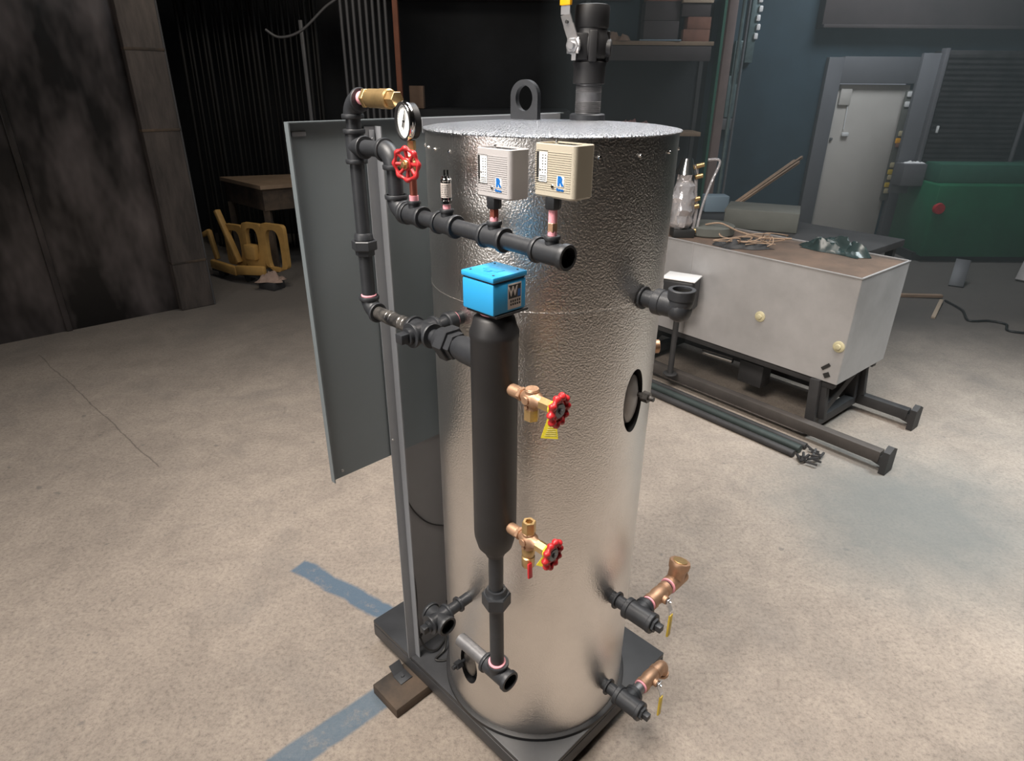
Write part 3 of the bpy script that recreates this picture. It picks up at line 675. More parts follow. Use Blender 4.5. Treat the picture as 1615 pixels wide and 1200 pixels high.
# --- gauge cocks on the column
TX = V((1, 0, 0))
def cock(zc_, variant):
    c0 = P(cb+.046, zc_); 
    x_ = MB(); x_.cyl(c0, c0+B*.006, .0115); x_.cyl(c0+B*.004, c0+B*.030, .0130, n=28, bev=.001); x_.hexa(c0+B*.028, c0+B*.036, .0145, .001); nb = part('cock_nipple', x_, 'bronze')
    bc2 = c0+B*.060
    x_ = MB(); x_.lathe(bc2-B*.026, B, [(0, .009), (.008, .0115), (.014, .0175), (.026, .0195), (.038, .0175), (.044, .0125), (.056, .0115)], 28)
    x_.cyl(bc2-Z*.022, bc2+Z*.020, .0145, bev=.001); x_.cyl(bc2+A*.018+Z*.002, bc2+A*.022+Z*.002, .009, bev=.001)
    x_.cyl(bc2+A*.013-Z*.014, bc2+A*.019-Z*.014, .0045, bev=.001)
    body = part('gauge_cock', x_, 'bronze')
    if variant == 0:
        x_ = MB(); x_.hexa(bc2-Z*.046, bc2-Z*.020, .0155, .001, ph=.3); part('spout_nut', x_, 'brass', body)
        x_ = MB(); x_.cyl(bc2+Z*.019, bc2+Z*.0225, .0138, bev=.001); part('body_cap', x_, 'bronze', body)
    else:
        x_ = MB(); x_.lathe(bc2+Z*.018, Z, [(0, .0135), (.002, .0155), (.028, .0155), (.030, .0145), (.030, .0085), (.012, .0085), (.012, .0001)], 6, cap1=False, ph=.2); part('open_nut', x_, 'brass', body)
        x_ = MB(); x_.lathe(bc2-Z*.072, Z, [(0, .0130), (.002, .0145), (.026, .0150), (.028, .0125), (.034, .0145), (.046, .0150), (.054, .0115)], 28); part('spout', x_, 'brass', body)
        x_ = MB(); x_.bar(bc2-Z*.052+B*.014+A*.010, bc2-Z*.085+B*.022+A*.016, .013, .005, up=B, bev=.002); part('drain_lever', x_, 'red', body)
    h0 = bc2+B*.026
    x_ = MB(); x_.hexa(h0, h0+B*.026, .0135, .001, ph=.5); x_.cyl(h0+B*.024, h0+B*.046, .006); part('bonnet', x_, 'brass', body)
    x_ = MB(); x_.cyl(h0+B*.0265, h0+B*.0300, .0145, bev=.001); part('tag_collar', x_, 'tag', body)
    if variant == 0:
        x_ = MB(); t0 = h0+B*.028-Z*.012; 
        x_.prism([t0+TX*-.006, t0+TX*.006, t0+TX*.013-Z*.056, t0-TX*.021-Z*.054], V((0, -.0008, 0))); part('paper_tag', x_, 'tag', body)
        x_ = MB()
        for i in range(6): z_ = .030+i*.0045; x_.bar(t0-TX*(.006+i*.0015)-Z*(z_-.004)-V((0, .001, 0)), t0+TX*(.006+i*.0007)-Z*(z_-.004)-V((0, .001, 0)), .0011, .0004)
        part('tag_print', x_, 'plastic_rib', body)
    else:
        x_ = MB(); t0 = h0+B*.028-Z*.012; x_.prism([t0+TX*.004, t0-TX*.008, t0-TX*.022-Z*.026, t0-TX*.008-Z*.030], V((0, -.001, 0))); part('paper_tag', x_, 'tag', body)
    hc2 = h0+B*.044; o = handwheel(hc2, V((.80, -.60, 0)), .0275, rr=.0068, lobes=10, spokes=5, parent=body, hub=.0175)
    x_ = MB(); x_.cyl(hc2-B*.001, hc2+B*.004, .0145, n=24, bev=.001); x_.hexa(hc2+B*.003, hc2+B*.009, .0055, .0005); part('hub_disc', x_, 'steel_pipe', body)
cock(1.431, 0); cock(1.089, 1)
# --- pipe below column
pipe(P(.237, .99), P(.237, .875), .0178)
x_ = MB(); uc = P(.238, .850)
x_.hexa(uc-Z*.019, uc+Z*.019, .0355, .003); x_.lathe(uc-Z*.032, Z, [(0, .021), (.012, .024), (.014, .024)], 24); x_.lathe(uc+Z*.018, Z, [(0, .028), (.006, .024), (.014, .0225)], 24); part('union', x_, 'iron')
pipe(P(.238, .83), P(.240, .640), .0178, 'iron'); pinkring(P(.240, .640), -Z, .0225, .007)
tc_ = P(.241, .600, -.002)
tee(tc_, B, Z, r=.0245, L=.046, rb=.0285, brL=.036, mouth=B)
pipe(tc_-B*.036, tc_-B*.150, .0185, 'steel_pipe', name='open_nipple', label='bare steel nipple')
# lower cross near the boiler
k2 = P(0, .609)
tee(k2, B, [A, -A], r=.0240, L=.042, rb=.0290, brL=.034, mouth=B, name='cross_fitting')
x_ = MB(); x_.cyl(P(0, .606, .028), P(0, .606, .042), .0165); x_.box(P(0, .606, .050), .020, .018, .020, AX, bev=.002); part('plug', x_, 'iron')
pipe(P(0, .611, -.028), P(0, .615, -.120), .0163, name='nipple'); x_ = MB(); x_.cyl(P(0, .613, -.070), P(0, .6135, -.078), .0235, bev=.001); part('lock_collar', x_, 'iron')
# --- blowdown/drain assemblies on the right
def drain(zc_, upper):
    nd = []
    x_ = MB(); x_.cyl(D(.285, zc_+.002), D(.36, zc_+.001), .0185); part('nipple', x_, 'iron')
    x_ = MB(); x_.cyl(D(.3145, zc_+.002), D(.3215, zc_+.002), .0265, bev=.001); part('lock_collar', x_, 'iron')
    tcn = D(.388, zc_)
    x_ = MB(); x_.cyl(D(.352, zc_), D(.440, zc_), .0285, bev=.002); x_.cyl(D(.350, zc_), D(.366, zc_), .0315, bev=.002); x_.cyl(D(.430, zc_), D(.444, zc_), .0300, bev=.002)
    x_.cyl(tcn, tcn-A*.042, .026, bev=.002); x_.cyl(tcn-A*.030, tcn-A*.044, .0290, bev=.002); part('tee', x_, 'iron')
    x_ = MB(); x_.hexa(D(.442, zc_), D(.452, zc_), .0210, .001); x_.box(D(.460, zc_), .020, .020, .020, AX, bev=.002); part('plug', x_, 'iron')
    s0 = .042 if upper else .042; gap = .012 if upper else .030
    x_ = MB(); x_.cyl(tcn-A*s0, tcn-A*(s0+gap+.006), .0185); part('nipple', x_, 'steel_pipe' if not upper else 'iron')
    q = s0+gap
    x_ = MB(); x_.cyl(tcn-A*q, tcn-A*(q+.008), .0215); part('thread_seal', x_, 'pink')
    x_ = MB(); x_.lathe(tcn-A*(q+.006), -A, [(0, .0220), (.001, .0238), (.014, .0238), (.016, .0215), (.026, .0215), (.040, .0240), (.060, .0225), (.072, .0200), (.074, .0225), (.088, .0225)], 32)
    vcn = tcn-A*(q+.050); x_.cyl(vcn, vcn+B*.032, .0125, bev=.001)
    bv = part('drain_ball_valve', x_, 'bronze')
    st = vcn+B*.030
    x_ = MB(); x_.cyl(st, st+B*.010, .008, bev=.001); x_.hexa(st+B*.004, st+B*.010, .0115, .0008); x_.cyl(st+B*.010, st+B*.017, .005); part('stem_nut', x_, 'chrome', bv)
    x_ = MB(); lv = st+B*.009
    x_.box(lv, .003, .022, .024, AX, bev=.001); x_.bar(lv-Z*.008, lv-Z*.030+B*.010, .016, .003, up=B); x_.bar(lv-Z*.028+B*.010, lv-Z*.050+B*.011, .014, .003, up=B); part('lever', x_, 'zinc', bv)
    x_ = MB(); x_.bar(lv-Z*.040+B*.011, lv-Z*.125+B*.011, .016, .007, up=B, bev=.0025); part('lever_grip', x_, 'yellow', bv)
    e_ = tcn-A*(q+.092)
    if upper:
        x_ = MB(); x_.cyl(e_, e_-A*.016, .0178); part('nipple', x_, 'iron')
        x_ = MB(); x_.cyl(e_-A*.010, e_-A*.016, .0245, bev=.001); part('thread_seal', x_, 'pink')
        c_ = e_-A*.050
        x_ = MB(); x_.cyl(e_-A*.014, e_-A*.090, .0255, bev=.003); d_ = (Z*.93+A*(-.28)).normalized(); x_.lathe(c_-d_*.010, d_, [(0, .024), (.02, .026), (.045, .027), (.052, .0315), (.068, .0335), (.074, .031)], 10)
        cv = part('check_valve', x_, 'bronze'); x_ = MB(); x_.cyl(c_+d_*.063, c_+d_*.0665, .022, n=28, bev=.001); part('cap_face', x_, 'brass', cv)
    else:
        c_ = e_-A*.012; x_ = MB(); k = .026
        x_.tube([e_+A*.004]+[c_-A*(k*sin(q_))-Z*(k-k*cos(q_)) for q_ in [pi/2*i/8 for i in range(9)]]+[c_-A*k-Z*(k+.020)], .0195, 22); x_.cyl(c_-A*k-Z*(k+.012), c_-A*k-Z*(k+.022), .023, bev=.001); part('drain_elbow', x_, 'bronze')
drain(.618, True); drain(.258, False)
# --- upper right elbow with open mouth
x_ = MB(); x_.cyl(D(.285, 1.537), D(.36, 1.537), .0200); part('nipple', x_, 'iron')
x_ = MB(); x_.cyl(D(.303, 1.537), D(.309, 1.537), .0270, bev=.001); part('lock_collar', x_, 'iron')
ec = D(.402, 1.537); x_ = MB(); k = .016
x_.tube([ec-B*.060, ec-B*.03]+[ec-B*k+B*(k*sin(q))+Z*(k-k*cos(q)) for q in [pi/2*i/8 for i in range(1, 9)]]+[ec+Z*.020], .0280, 28)
x_.lathe(ec-B*.001-Z*.004, B, [(-.022, .020), (-.012, .027), (0, .0295), (.010, .0285), (.020, .022), (.026, .010)], 24)
x_.cyl(ec-B*.064, ec-B*.042, .0300, bev=.002); x_.socket(ec+Z*.042, Z, .0215, .0305, .022, .021); o = part('elbow', x_, 'iron')
x_ = MB(); x_.lathe(ec+Z*.042, Z, [(-.004, .0208), (-.0205, .0205), (-.0205, .0001)], 28, cap0=False, cap1=False); part('bore_shade_lining', x_, 'bore_shade', o)
# brass peg behind the right side of the boiler
a_ = radians(2); n_ = V((cos(a_), sin(a_), 0)); bp_ = T+n_*.298+Z*1.325
x_ = MB(); x_.socket(bp_+n_*.022, n_, .013, .019, .024, .02); part('side_bushing', x_, 'bronze')

# --- grey sheet panel and its angle-iron post
NX = V((s2, s2, 0)); nP = V((s2, -s2, 0)); PO = V((-.504, 1.504, 0))
def SP(t, z, n=0): return PO + NX*t + nP*n + Z*z
x_ = MB(); x_.box(SP(.46, 1.434, -.004), .92, .0025, .940, (NX, nP, Z)); x_.box(SP(.0015, 1.434, .004), .003, .018, .940, (NX, nP, Z)); x_.box(SP(.46, 1.9045, .003), .92, .016, .0025, (NX, nP, Z))
pn = part('sheet_panel', x_, 'sheet')
x_ = MB(); x_.box(SP(.030, 1.880, -.001), .035, .003, .010, (NX, nP, Z), bev=.001); part('edge_clip', x_, 'sheet_edge', pn)
x_ = MB(); x_.cyl(SP(.035, .985, -.003), SP(.035, .985, .001), .004, n=12); x_.cyl(SP(.205, 1.02, .004), SP(.205, 1.02, .009), .003, n=12); part('rivet', x_, 'galv', pn)
x_ = MB(); x_.box(SP(.55, 1.892, .10), .50, .0025, .03, (NX, nP, Z)); x_.box(SP(.55, 1.908, .092), .50, .018, .0025, (NX, nP, Z)); x_.bar(SP(.78, 1.892, -.003), SP(.78, 1.892, .10), .02, .02); part('rear_flange', x_, 'sheet_edge')
# post: an L section
x_ = MB(); pt = .214
x_.box(SP(pt, 1.005, .004), .032, .003, 1.770, (NX, nP, Z)); x_.box(SP(pt+.0145, 1.005, .0165), .003, .028, 1.770, (NX, nP, Z))
post = part('angle_post', x_, 'sheet_edge')
x_ = MB(); x_.box(SP(pt+.002, 1.862, .008), .014, .003, .040, (NX, nP, Z), bev=.001); x_.cyl(SP(pt+.002, 1.862, .009), SP(pt+.002, 1.862, .014), .004, n=6); part('bracket', x_, 'sheet_edge', post)
# lower backing board between post and boiler
x_ = MB(); x_.box(SP(.375, .565, -.008), .29, .003, .885, (NX, nP, Z)); x_.box(SP(.48, .30, .018), .003, .05, .30, (NX, nP, Z)); part('backing_board', x_, 'sheet_dark')
# cables running down the post and on the board
def bez(pts, n=10):
    out = []; pts = [V(p) for p in pts]; m_ = len(pts)
    for i in range(m_-1):
        p0, p1, p2, p3 = pts[max(i-1, 0)], pts[i], pts[i+1], pts[min(i+2, m_-1)]
        for k in range(n):
            t = k/n; out.append(.5*((2*p1)+(-p0+p2)*t+(2*p0-5*p1+4*p2-p3)*t*t+(-p0+3*p1-3*p2+p3)*t**3))
    return out+[pts[-1]]
x_ = MB(); x_.tube(bez([SP(.235, .97, .006), SP(.240, .80, .004), SP(.232, .60, .010), SP(.242, .42, .014), SP(.238, .25, .018), SP(.25, .16, .035), SP(.29, .128, .05), SP(.35, .130, .03)]), .0035, 8); part('cable', x_, 'cable')
x_ = MB(); x_.tube(bez([SP(.235, .80, .004), SP(.27, .72, .001), SP(.33, .64, -.002), SP(.42, .58, -.004)]), .0025, 8); part('cable', x_, 'cable')
x_ = MB(); x_.tube(bez([SP(.24, .20, .02), SP(.29, .25, .03), SP(.33, .20, .05), SP(.31, .135, .07), SP(.26, .127, .08), SP(.30, .127, .11), SP(.37, .16, .08), SP(.36, .30, .03)]), .004, 8); part('cable', x_, 'cable')

# --- timber blocks the skid rests on
def block(name, a, b_, w_, h, label):
    x_ = MB(); x_.bar(V(a)+Z*h/2, V(b_)+Z*h/2, w_, h-.001, bev=.004); o = x_.build(name, 'wood_dark'); recenter(o); tag(o, label, 'timber block', 'timber blocks under the skid'); return o
b1a = V((-.436, 1.541, 0)); block('timber_block', b1a, b1a+ux*.62, .145, .0445, 'dark timber block sticking out left from beneath the black skid')
b2a = V((.055, 1.262, 0)); block('timber_block', b2a+ux*.02, b2a+ux*.62, .06, .0445, 'dark timber block along the right front edge beneath the black skid')
x_ = MB(); q_ = V((-.385, 1.625, .0445)); x_.box(q_+Z*.002, .05, .05, .004, (ux, vx, Z), bev=.001); x_.bar(q_+vx*.022+Z*.002, q_+vx*.05+Z*.03, .045, .004); 
x_.hexa(q_+Z*.004, q_+Z*.009, .007); o = x_.build('strap_bracket', 'skid'); recenter(o); tag(o, 'small black bolted strap bracket on the left timber block', 'bracket')

# ================================================================ CART WITH STEEL BOX
C0 = V((1.915, 3.40, 0)); cu_ = V((-.64, .768, 0)); cv_ = V((.768, .64, 0)); CA = (cu_, cv_, Z)
def Q(u_, v_, z_): return C0+cu_*u_+cv_*v_+Z*z_
cart = thing('trough_cart', 'pale steel box with brown rusted top on a low dark steel trestle frame', 'cart', Q(.8, .3, 0))
def cp(name, mb, m_, parent=None): return mb.build(name, m_, parent or cart)
zt_, zb_ = 1.030, .388; LB = 2.1; WB = .64; tk = .004
x_ = MB()
x_.box(Q(LB/2, 0, (zt_+zb_)/2), LB, tk, zt_-zb_, CA); x_.box(Q(LB/2, WB, (zt_+zb_)/2), LB, tk, zt_-zb_, CA)
x_.box(Q(0, WB/2, (zt_+zb_)/2), tk, WB, zt_-zb_, CA); x_.box(Q(LB, WB/2, (zt_+zb_)/2), tk, WB, zt_-zb_, CA)
x_.box(Q(LB/2, WB/2, zb_+.003), LB, WB, .006, CA)
body = cp('steel_box', x_, 'galv')
x_ = MB(); x_.box(Q(LB/2, WB/2, zt_-.012), LB-.01, WB-.01, .006, CA); cp('box_top', x_, 'rust_top', body)
x_ = MB()
for v_ in (0, WB): x_.box(Q(LB/2, v_, zt_+.001), LB+.01, .012, .006, CA)
for u_ in (0, LB): x_.box(Q(u_, WB/2, zt_+.001), .012, WB, .006, CA)
cp('box_rim', x_, 'galv', body)
x_ = MB(); x_.box(Q(1.10, -.004, (zt_+zb_)/2), .010, .006, zt_-zb_-.01, CA); cp('box_seam', x_, 'galv', body)
for (u_, z_) in ((.545, .665),(.035, .62)):
    x_ = MB(); x_.lathe(Q(u_, -.001, z_), -cv_, [(0, .034), (.006, .034), (.010, .028), (.010, .018), (.020, .014), (.022, .001)], 20); cp('bung_seal', x_, 'tape_yellow', body)
x_ = MB(); x_.bar(Q(.06, -.006, .50), Q(.10, -.006, .46), .02, .002, up=cv_); x_.bar(Q(.05, -.006, .44), Q(.08, -.006, .42), .03, .002, up=cv_); cp('paint_mark', x_, 'ink', body)
# frame
def ub(name, a, b_, w_, h, m_='frame_dark'): x_ = MB(); x_.bar(a, b_, w_, h, bev=.003); return cp(name, x_, m_)
ub('rail', Q(-.35, -.05, .085), Q(2.0, -.05, .085), .06, .07, 'frame_brown'); ub('rail', Q(-.24, .62, .085), Q(2.0, .62, .085), .06, .07)
for u_ in (.10, 1.5):
    ub('cross_beam', Q(u_, -.02, .085), Q(u_, .59, .085), .06, .06)
    for v_ in (.04, .58):
        ub('leg', Q(u_, v_, .11), Q(u_+.02, v_, .385), .12, .06)
        ub('brace', Q(u_-.05, v_, .13), Q(u_+.0-.02+(.0 if v_ > .3 else .0), v_+(.0), .375), .04, .04)
    ub('brace', Q(u_, .06, .13), Q(u_, .55, .37), .06, .06); ub('brace', Q(u_+.40, .55, .13), Q(u_+.05, .55, .37), .05, .05)
ub('bearer', Q(0.02, .04, .365), Q(2.0, .04, .365), .05, .045); ub('bearer', Q(0.02, .58, .365), Q(2.0, .58, .365), .05, .045)
for (u_, v_) in ((-.37, -.05), (-.26, .62)):
    x_ = MB(); c_ = Q(u_, v_, 0)
    x_.prism([c_+cv_*(-.05)+Z*.002, c_+cv_*.05+Z*.002, c_+cv_*.05+Z*.14, c_+cv_*.0+Z*.165, c_+cv_*(-.05)+Z*.14], -cu_*.035); x_.bar(c_+Z*.06, c_+cu_*.12+Z*.09, .05, .05); cp('foot', x_, 'frame_dark')
# crank bits under the box
x_ = MB(); x_.cyl(Q(.98, .10, .26), Q(.75, .12, .26), .018); cp('crank_shaft', x_, 'chrome')
x_ = MB(); x_.box(Q(.62, .2, .20), .18, .12, .16, CA, bev=.01); cp('drive_unit', x_, 'frame_dark')
# tubes lying on the floor in front of the cart
for i, (v_, m_, r_, lab) in enumerate(((-.31, 'frame_dark', .022, 'long dark steel tube on the floor, nearest to the boiler'), (-.235, 'tube_green', .026, 'long green-grey steel tube on the floor under the cart rail'), (-.165, 'frame_dark', .020, 'long dark steel tube on the floor closest to the cart rail'))):
    x_ = MB(); a0 = Q(.02, v_, r_); x_.cyl(a0, Q(1.9, v_, r_), r_, bev=.002, n=20); o = x_.build('steel_tube', m_); recenter(o); tag(o, lab, 'tube', 'steel tubes on the floor')
x_ = MB(); random.seed(5)
for i in range(16):
    c_ = Q(-.06+random.uniform(-.05, .05), -.24+random.uniform(-.09, .09), .03); e_ = V((random.uniform(-1, 1), random.uniform(-1, 1), random.uniform(-.1, .5))).normalized()
    x_.bar(c_-e_*.03, c_+e_*.03, .012, .012, up=(.3, .2, 1))
o = x_.build('scrap_tangle', 'frame_dark'); recenter(o); o.location.z = .001; tag(o, 'dark tangled scrap heap at the near ends of the floor tubes', 'scrap')
# pedestal with white top beside the cart
pc = Q(1.24, -.05, 0)+V((0, 0, 0)); pc = V((1.125, 4.13, 0))
pd = thing('pedestal_box', 'black box with glossy white top on a thin post behind the open elbow', 'pedestal', (pc.x, pc.y, .12))
PX = (V((.86, -.5, 0)).normalized(), V((.5, .86, 0)).normalized(), Z)
x_ = MB(); x_.box(pc+Z*.72, .22, .17, .21, PX, bev=.02, seg=3); x_.build('box_body', 'black', pd)
x_ = MB(); x_.box(pc+Z*.829, .225, .175, .012, PX, bev=.005, seg=3); x_.build('white_top', 'whitetop', pd)
x_ = MB(); x_.cyl(pc+Z*.122, pc+Z*.63, .020, bev=.002); x_.build('post', 'frame_dark', pd)
x_ = MB(); x_.cyl(pc+Z*.121, pc+Z*.130, .05, bev=.002); x_.build('foot_flange', 'frame_dark', pd)

# ---- clutter on the cart
zt = zt_-.009+.0015
random.seed(11)
def crumple(name, c, sx, sy, h, material, label, cat, seed=1, n=22, ax=None):
    rnd = random.Random(seed); x_ = MB(); X_, Y_, _ = ax or (V((1, 0, 0)), V((0, 1, 0)), Z); g = []
    ph = [rnd.uniform(0, 6.3) for _ in range(8)]
    for j in range(n+1):
        row = []
        for i in range(n+1):
            u_ = i/n*2-1; v_ = j/n*2-1; e = max(0, 1-(u_*u_)**2)*max(0, 1-(v_*v_)**2)
            hh = h*e*(.45+.28*sin(5*u_+ph[0]+2*sin(3*v_+ph[1]))+.25*sin(7*v_+ph[2]+2*sin(4*u_+ph[3]))+.16*sin(14*u_*v_+ph[4])+rnd.uniform(-.08, .08))
            row.append(x_.b.verts.new(V(c)+X_*(sx*u_*(1+.12*sin(4*v_+ph[5]))/2)+Y_*(sy*v_*(1+.12*sin(5*u_+ph[6]))/2)+Z*max(.002, hh)))
        g.append(row)
    for j in range(n):
        for i in range(n): x_.b.faces.new((g[j][i], g[j][i+1], g[j+1][i+1], g[j+1][i]))
    # underside
    fr = [g[0][i] for i in range(n+1)]+[g[j][n] for j in range(1, n+1)]+[g[n][i] for i in range(n-1, -1, -1)]+[g[j][0] for j in range(n-1, 0, -1)]
    bt = [x_.b.verts.new(V((v.co.x, v.co.y, c[2]))) for v in fr]; x_.bridge(fr, bt); x_.b.faces.new(bt)
    o = x_.build(name, material, ang=25); recenter(o); tag(o, label, cat); return o
# dark round lid, boards, slats, wrapped valve assembly
x_ = MB(); c_ = V((1.40, 4.60, zt)); x_.lathe(c_, Z, [(0, .17), (.010, .18), (.06, .18), (.065, .17)], 36); o = x_.build('drum_lid', 'grey_cloth'); recenter(o); tag(o, 'grey round drum lid lying on the far end of the cart', 'lid')
x_ = MB(); x_.tube(bez([(1.36, 4.55, zt+.07), (1.45, 4.50, zt+.09), (1.56, 4.42, zt+.05), (1.72, 4.36, zt+.02), (1.88, 4.30, zt+.03)]), .006, 8); o = x_.build('bent_rod', 'slat'); recenter(o); tag(o, 'thin tan bent rod arching over the drum lid on the cart', 'rod')
crumple('wire_heap', (1.52, 4.20, zt), .34, .20, .07, 'frame_dark', 'dark heap of wire and rags on top of the cart', 'wire heap', 3)
x_ = MB(); random.seed(4)
for i in range(9):
    p = V((1.50+random.uniform(-.1, .2), 4.22+random.uniform(-.1, .1), zt+.05)); x_.tube(bez([p, p+V((random.uniform(-.1, .1), random.uniform(-.05, .05), .04)), p+V((random.uniform(-.2, .2), random.uniform(-.1, .1), .02)), p+V((random.uniform(-.3, .25), random.uniform(-.1, .1), .0))], 6), .0035, 6)
o = x_.build('loose_wires', 'slat'); recenter(o); o.location.z = zt+.028; tag(o, 'tan loose wires curling over the dark heap on the cart', 'wires', kind='stuff')
crumple('plastic_bag', (2.07, 4.08, zt), .42, .16, .11, 'bag', 'crumpled dark green plastic bag at the far edge of the cart top', 'bag', 8, ax=CA)
# stand behind the cart that carries boards and a blue tub
bt_ = thing('work_table', 'dark cluttered table standing behind the cart, before the blue wall', 'table', Q(1.15, 1.02, 0))
x_ = MB(); x_.box(Q(1.15, 1.04, .985), 1.7, .66, .05, CA, bev=.006); x_.build('tabletop', 'frame_dark', bt_)
for sx in (.36, 1.94):
    for sy in (.76, 1.32): x_ = MB(); x_.box(Q(sx, sy, .48), .05, .05, .96, CA); x_.build('leg', 'frame_dark', bt_)
c_ = Q(1.18, .95, 1.0845); x_ = MB(); x_.box(c_, .52, .36, .145, (V((.92, -.39, 0)), V((.39, .92, 0)), Z), bev=.008); o = x_.build('cardboard_box', 'grey_cloth'); recenter(o); tag(o, 'dull grey-green carton on the table below the slat bundle', 'box')
c_ = V((1.99, 5.84, 1.08)); c_ = Q(1.78, 1.22, 1.0795); x_ = MB(); x_.box(c_, .20, .14, .135, bev=.012); o = x_.build('plastic_tub', 'bluetint'); recenter(o); tag(o, 'small pale blue tub on the table beside the slat bundle', 'tub')
sa = V((1.80, 5.46, 1.02)); sb_ = V((2.62, 6.15, 1.345)); sdir = (sb_-sa).normalized(); sside = sdir.cross(Z).normalized(); sup = sside.cross(sdir)
for i in range(5):
    off = sside*(-.024*(i % 3)) + sup*(.010*(i//3)); k = .03*((i*7) % 4)
    x_ = MB(); x_.bar(sa+off+sdir*k, sb_+off*1.6+sdir*(.06*((i*5) % 3)), .020, .007, bev=.001); o = x_.build('wood_slat', 'slat'); recenter(o)
    tag(o, 'thin reddish wooden slat in the slanting bundle behind the cart', 'slat', 'slanting bundle of slats')
# wrapped valve assembly on the cart, seen right of the boiler
va = thing('wrapped_valve', 'brass and chrome valve assembly in clear wrap beside the boiler rim', 'valve assembly', (1.20, 4.50, zt))
vx0, vy0 = 1.165, 4.50
x_ = MB(); x_.lathe((vx0, vy0, zt+.055), Z, [(0, .05), (.02, .07), (.05, .082), (.09, .07), (.13, .088), (.17, .076), (.21, .09), (.25, .066), (.29, .07), (.33, .045), (.36, .05), (.38, .02)], 26)
for v_ in x_.b.verts: v_.co += V((random.uniform(-.009, .009), random.uniform(-.009, .009), random.uniform(-.006, .006)))
x_.build('valve_body', 'foil', va)
x_ = MB(); x_.cyl((vx0, vy0, zt+.42), (vx0, vy0, zt+.52), .075, .035, n=24); x_.cyl((vx0, vy0, zt+.36), (vx0, vy0, zt+.43), .03); x_.build('bonnet', 'chrome', va)
x_ = MB(); x_.tube(bez([(vx0+.09, vy0, zt+.02), (vx0+.10, vy0, zt+.18), (vx0+.08, vy0, zt+.30), (vx0+.07, vy0, zt+.48)]), .014, 10); x_.build('wrapped_tube', 'foil', va)
x_ = MB(); x_.tube(bez([(vx0+.12, vy0, zt+.02), (vx0+.14, vy0, zt+.2), (vx0+.18, vy0, zt+.36), (vx0+.22, vy0, zt+.50), (vx0+.14, vy0, zt+.51)]), .009, 8); x_.build('capillary', 'foil', va)
for zz in (.03, .20, .25, .40, .47): x_ = MB(); x_.cyl((vx0+.06, vy0-.02, zt+zz), (vx0+.11, vy0-.02, zt+zz+.012), .016, n=12); x_.build('brass_fitting', 'brass', va)
x_ = MB(); x_.box((vx0+.02, vy0-.01, zt+.0275), .15, .12, .055, bev=.008); x_.build('base_block', 'ink', va)

# ================================================================ BACK RIGHT: SHELVING
rk = thing('storage_rack', 'tall storage rack with brown shelves behind the boiler valve', 'rack', (1.75, 8.95, 0))
x_ = MB(); x_.box((1.62, 8.9, 2.44), 1.55, .5, .045, bev=.004); x_.build('shelf', 'plank', rk)
x_ = MB(); x_.box((1.62, 8.66, 2.33), 1.5, .03, .16, bev=.004); x_.build('shelf_apron', 'beam', rk)
x_ = MB(); x_.box((1.62, 8.9, 1.42), 1.5, .5, .05, bev=.004); x_.build('shelf', 'plank', rk)
x_ = MB(); x_.box((1.62, 9.12, 2.3), 1.5, .04, 1.7); x_.build('rear_panel', 'darkwall', rk)
for xx in (.86, 2.38):
    x_ = MB(); x_.box((xx, 9.1, 1.7), .05, .05, 3.4); x_.build('upright', 'frame_dark', rk)
x_ = MB(); x_.box((.86, 8.66, 1.7), .05, .05, 3.4); x_.build('upright', 'frame_dark', rk)
# things on the top shelf
sz = 2.4625
def shelfbox(name, x0, x1, y_, d_, z0_, h, m_, label, cat, group=None):
    x_ = MB(); x_.box(((x0+x1)/2, y_, z0_+h/2), x1-x0, d_, h, bev=.006); o = x_.build(name, m_); recenter(o); tag(o, label, cat, group); return o
shelfbox('brick_pack', 2.02, 2.34, 8.80, .22, sz, .13, 'brick', 'lower reddish pack on the rack shelf next to the pole', 'pack', 'reddish packs on the top shelf')
shelfbox('brick_pack', 2.06, 2.34, 8.80, .22, sz+.131, .13, 'brick', 'upper reddish pack stacked on the rack shelf', 'pack', 'reddish packs on the top shelf')
shelfbox('brick_pack', 1.98, 2.32, 8.80, .22, sz+.262, .14, 'beam', 'darkest brown pack topping the reddish stack', 'pack', 'reddish packs on the top shelf')
shelfbox('white_carton', 1.98, 2.34, 8.78, .22, sz+.403, .10, 'card_light', 'pale carton on top of the pack stack at the picture top', 'carton')
shelfbox('dark_crate', 1.55, 1.97, 8.86, .26, sz, .22, 'beam', 'dark brown crate on the rack shelf left of the reddish packs', 'crate', 'dark crates on the top shelf')
shelfbox('dark_crate', 1.55, 1.97, 8.86, .26, sz+.221, .20, 'beam', 'dark brown crate stacked on another left of the reddish packs', 'crate', 'dark crates on the top shelf')
shelfbox('dark_crate', 1.57, 1.97, 8.86, .26, sz+.422, .24, 'brick', 'red-brown crate topping the dark crates on the rack', 'crate', 'dark crates on the top shelf')
shelfbox('upright_panel', 1.08, 1.52, 9.02, .10, sz, .75, 'bluewall', 'dark blue upright panel standing on the rack shelf', 'panel')
crumple('brown_paper', (1.24, 8.72, sz), .30, .16, .11, 'card', 'crumpled brown paper at the left end of the rack shelf', 'paper', 5, 14)
x_ = MB(); x_.box((1.75, 8.71, sz+.010), .50, .12, .016, (V((.99, -.06, 0)), V((.06, .99, 0)), Z), bev=.003); o = x_.build('flat_parcel', 'bluetint'); recenter(o); tag(o, 'flat pale blue parcel on the front of the rack shelf', 'parcel')
crumple('pink_rag', (1.55, 8.78, 1.446), .44, .22, .16, 'pink_rag', 'dusty pink rag on the lower rack shelf above the boiler lid', 'rag', 9, 14)
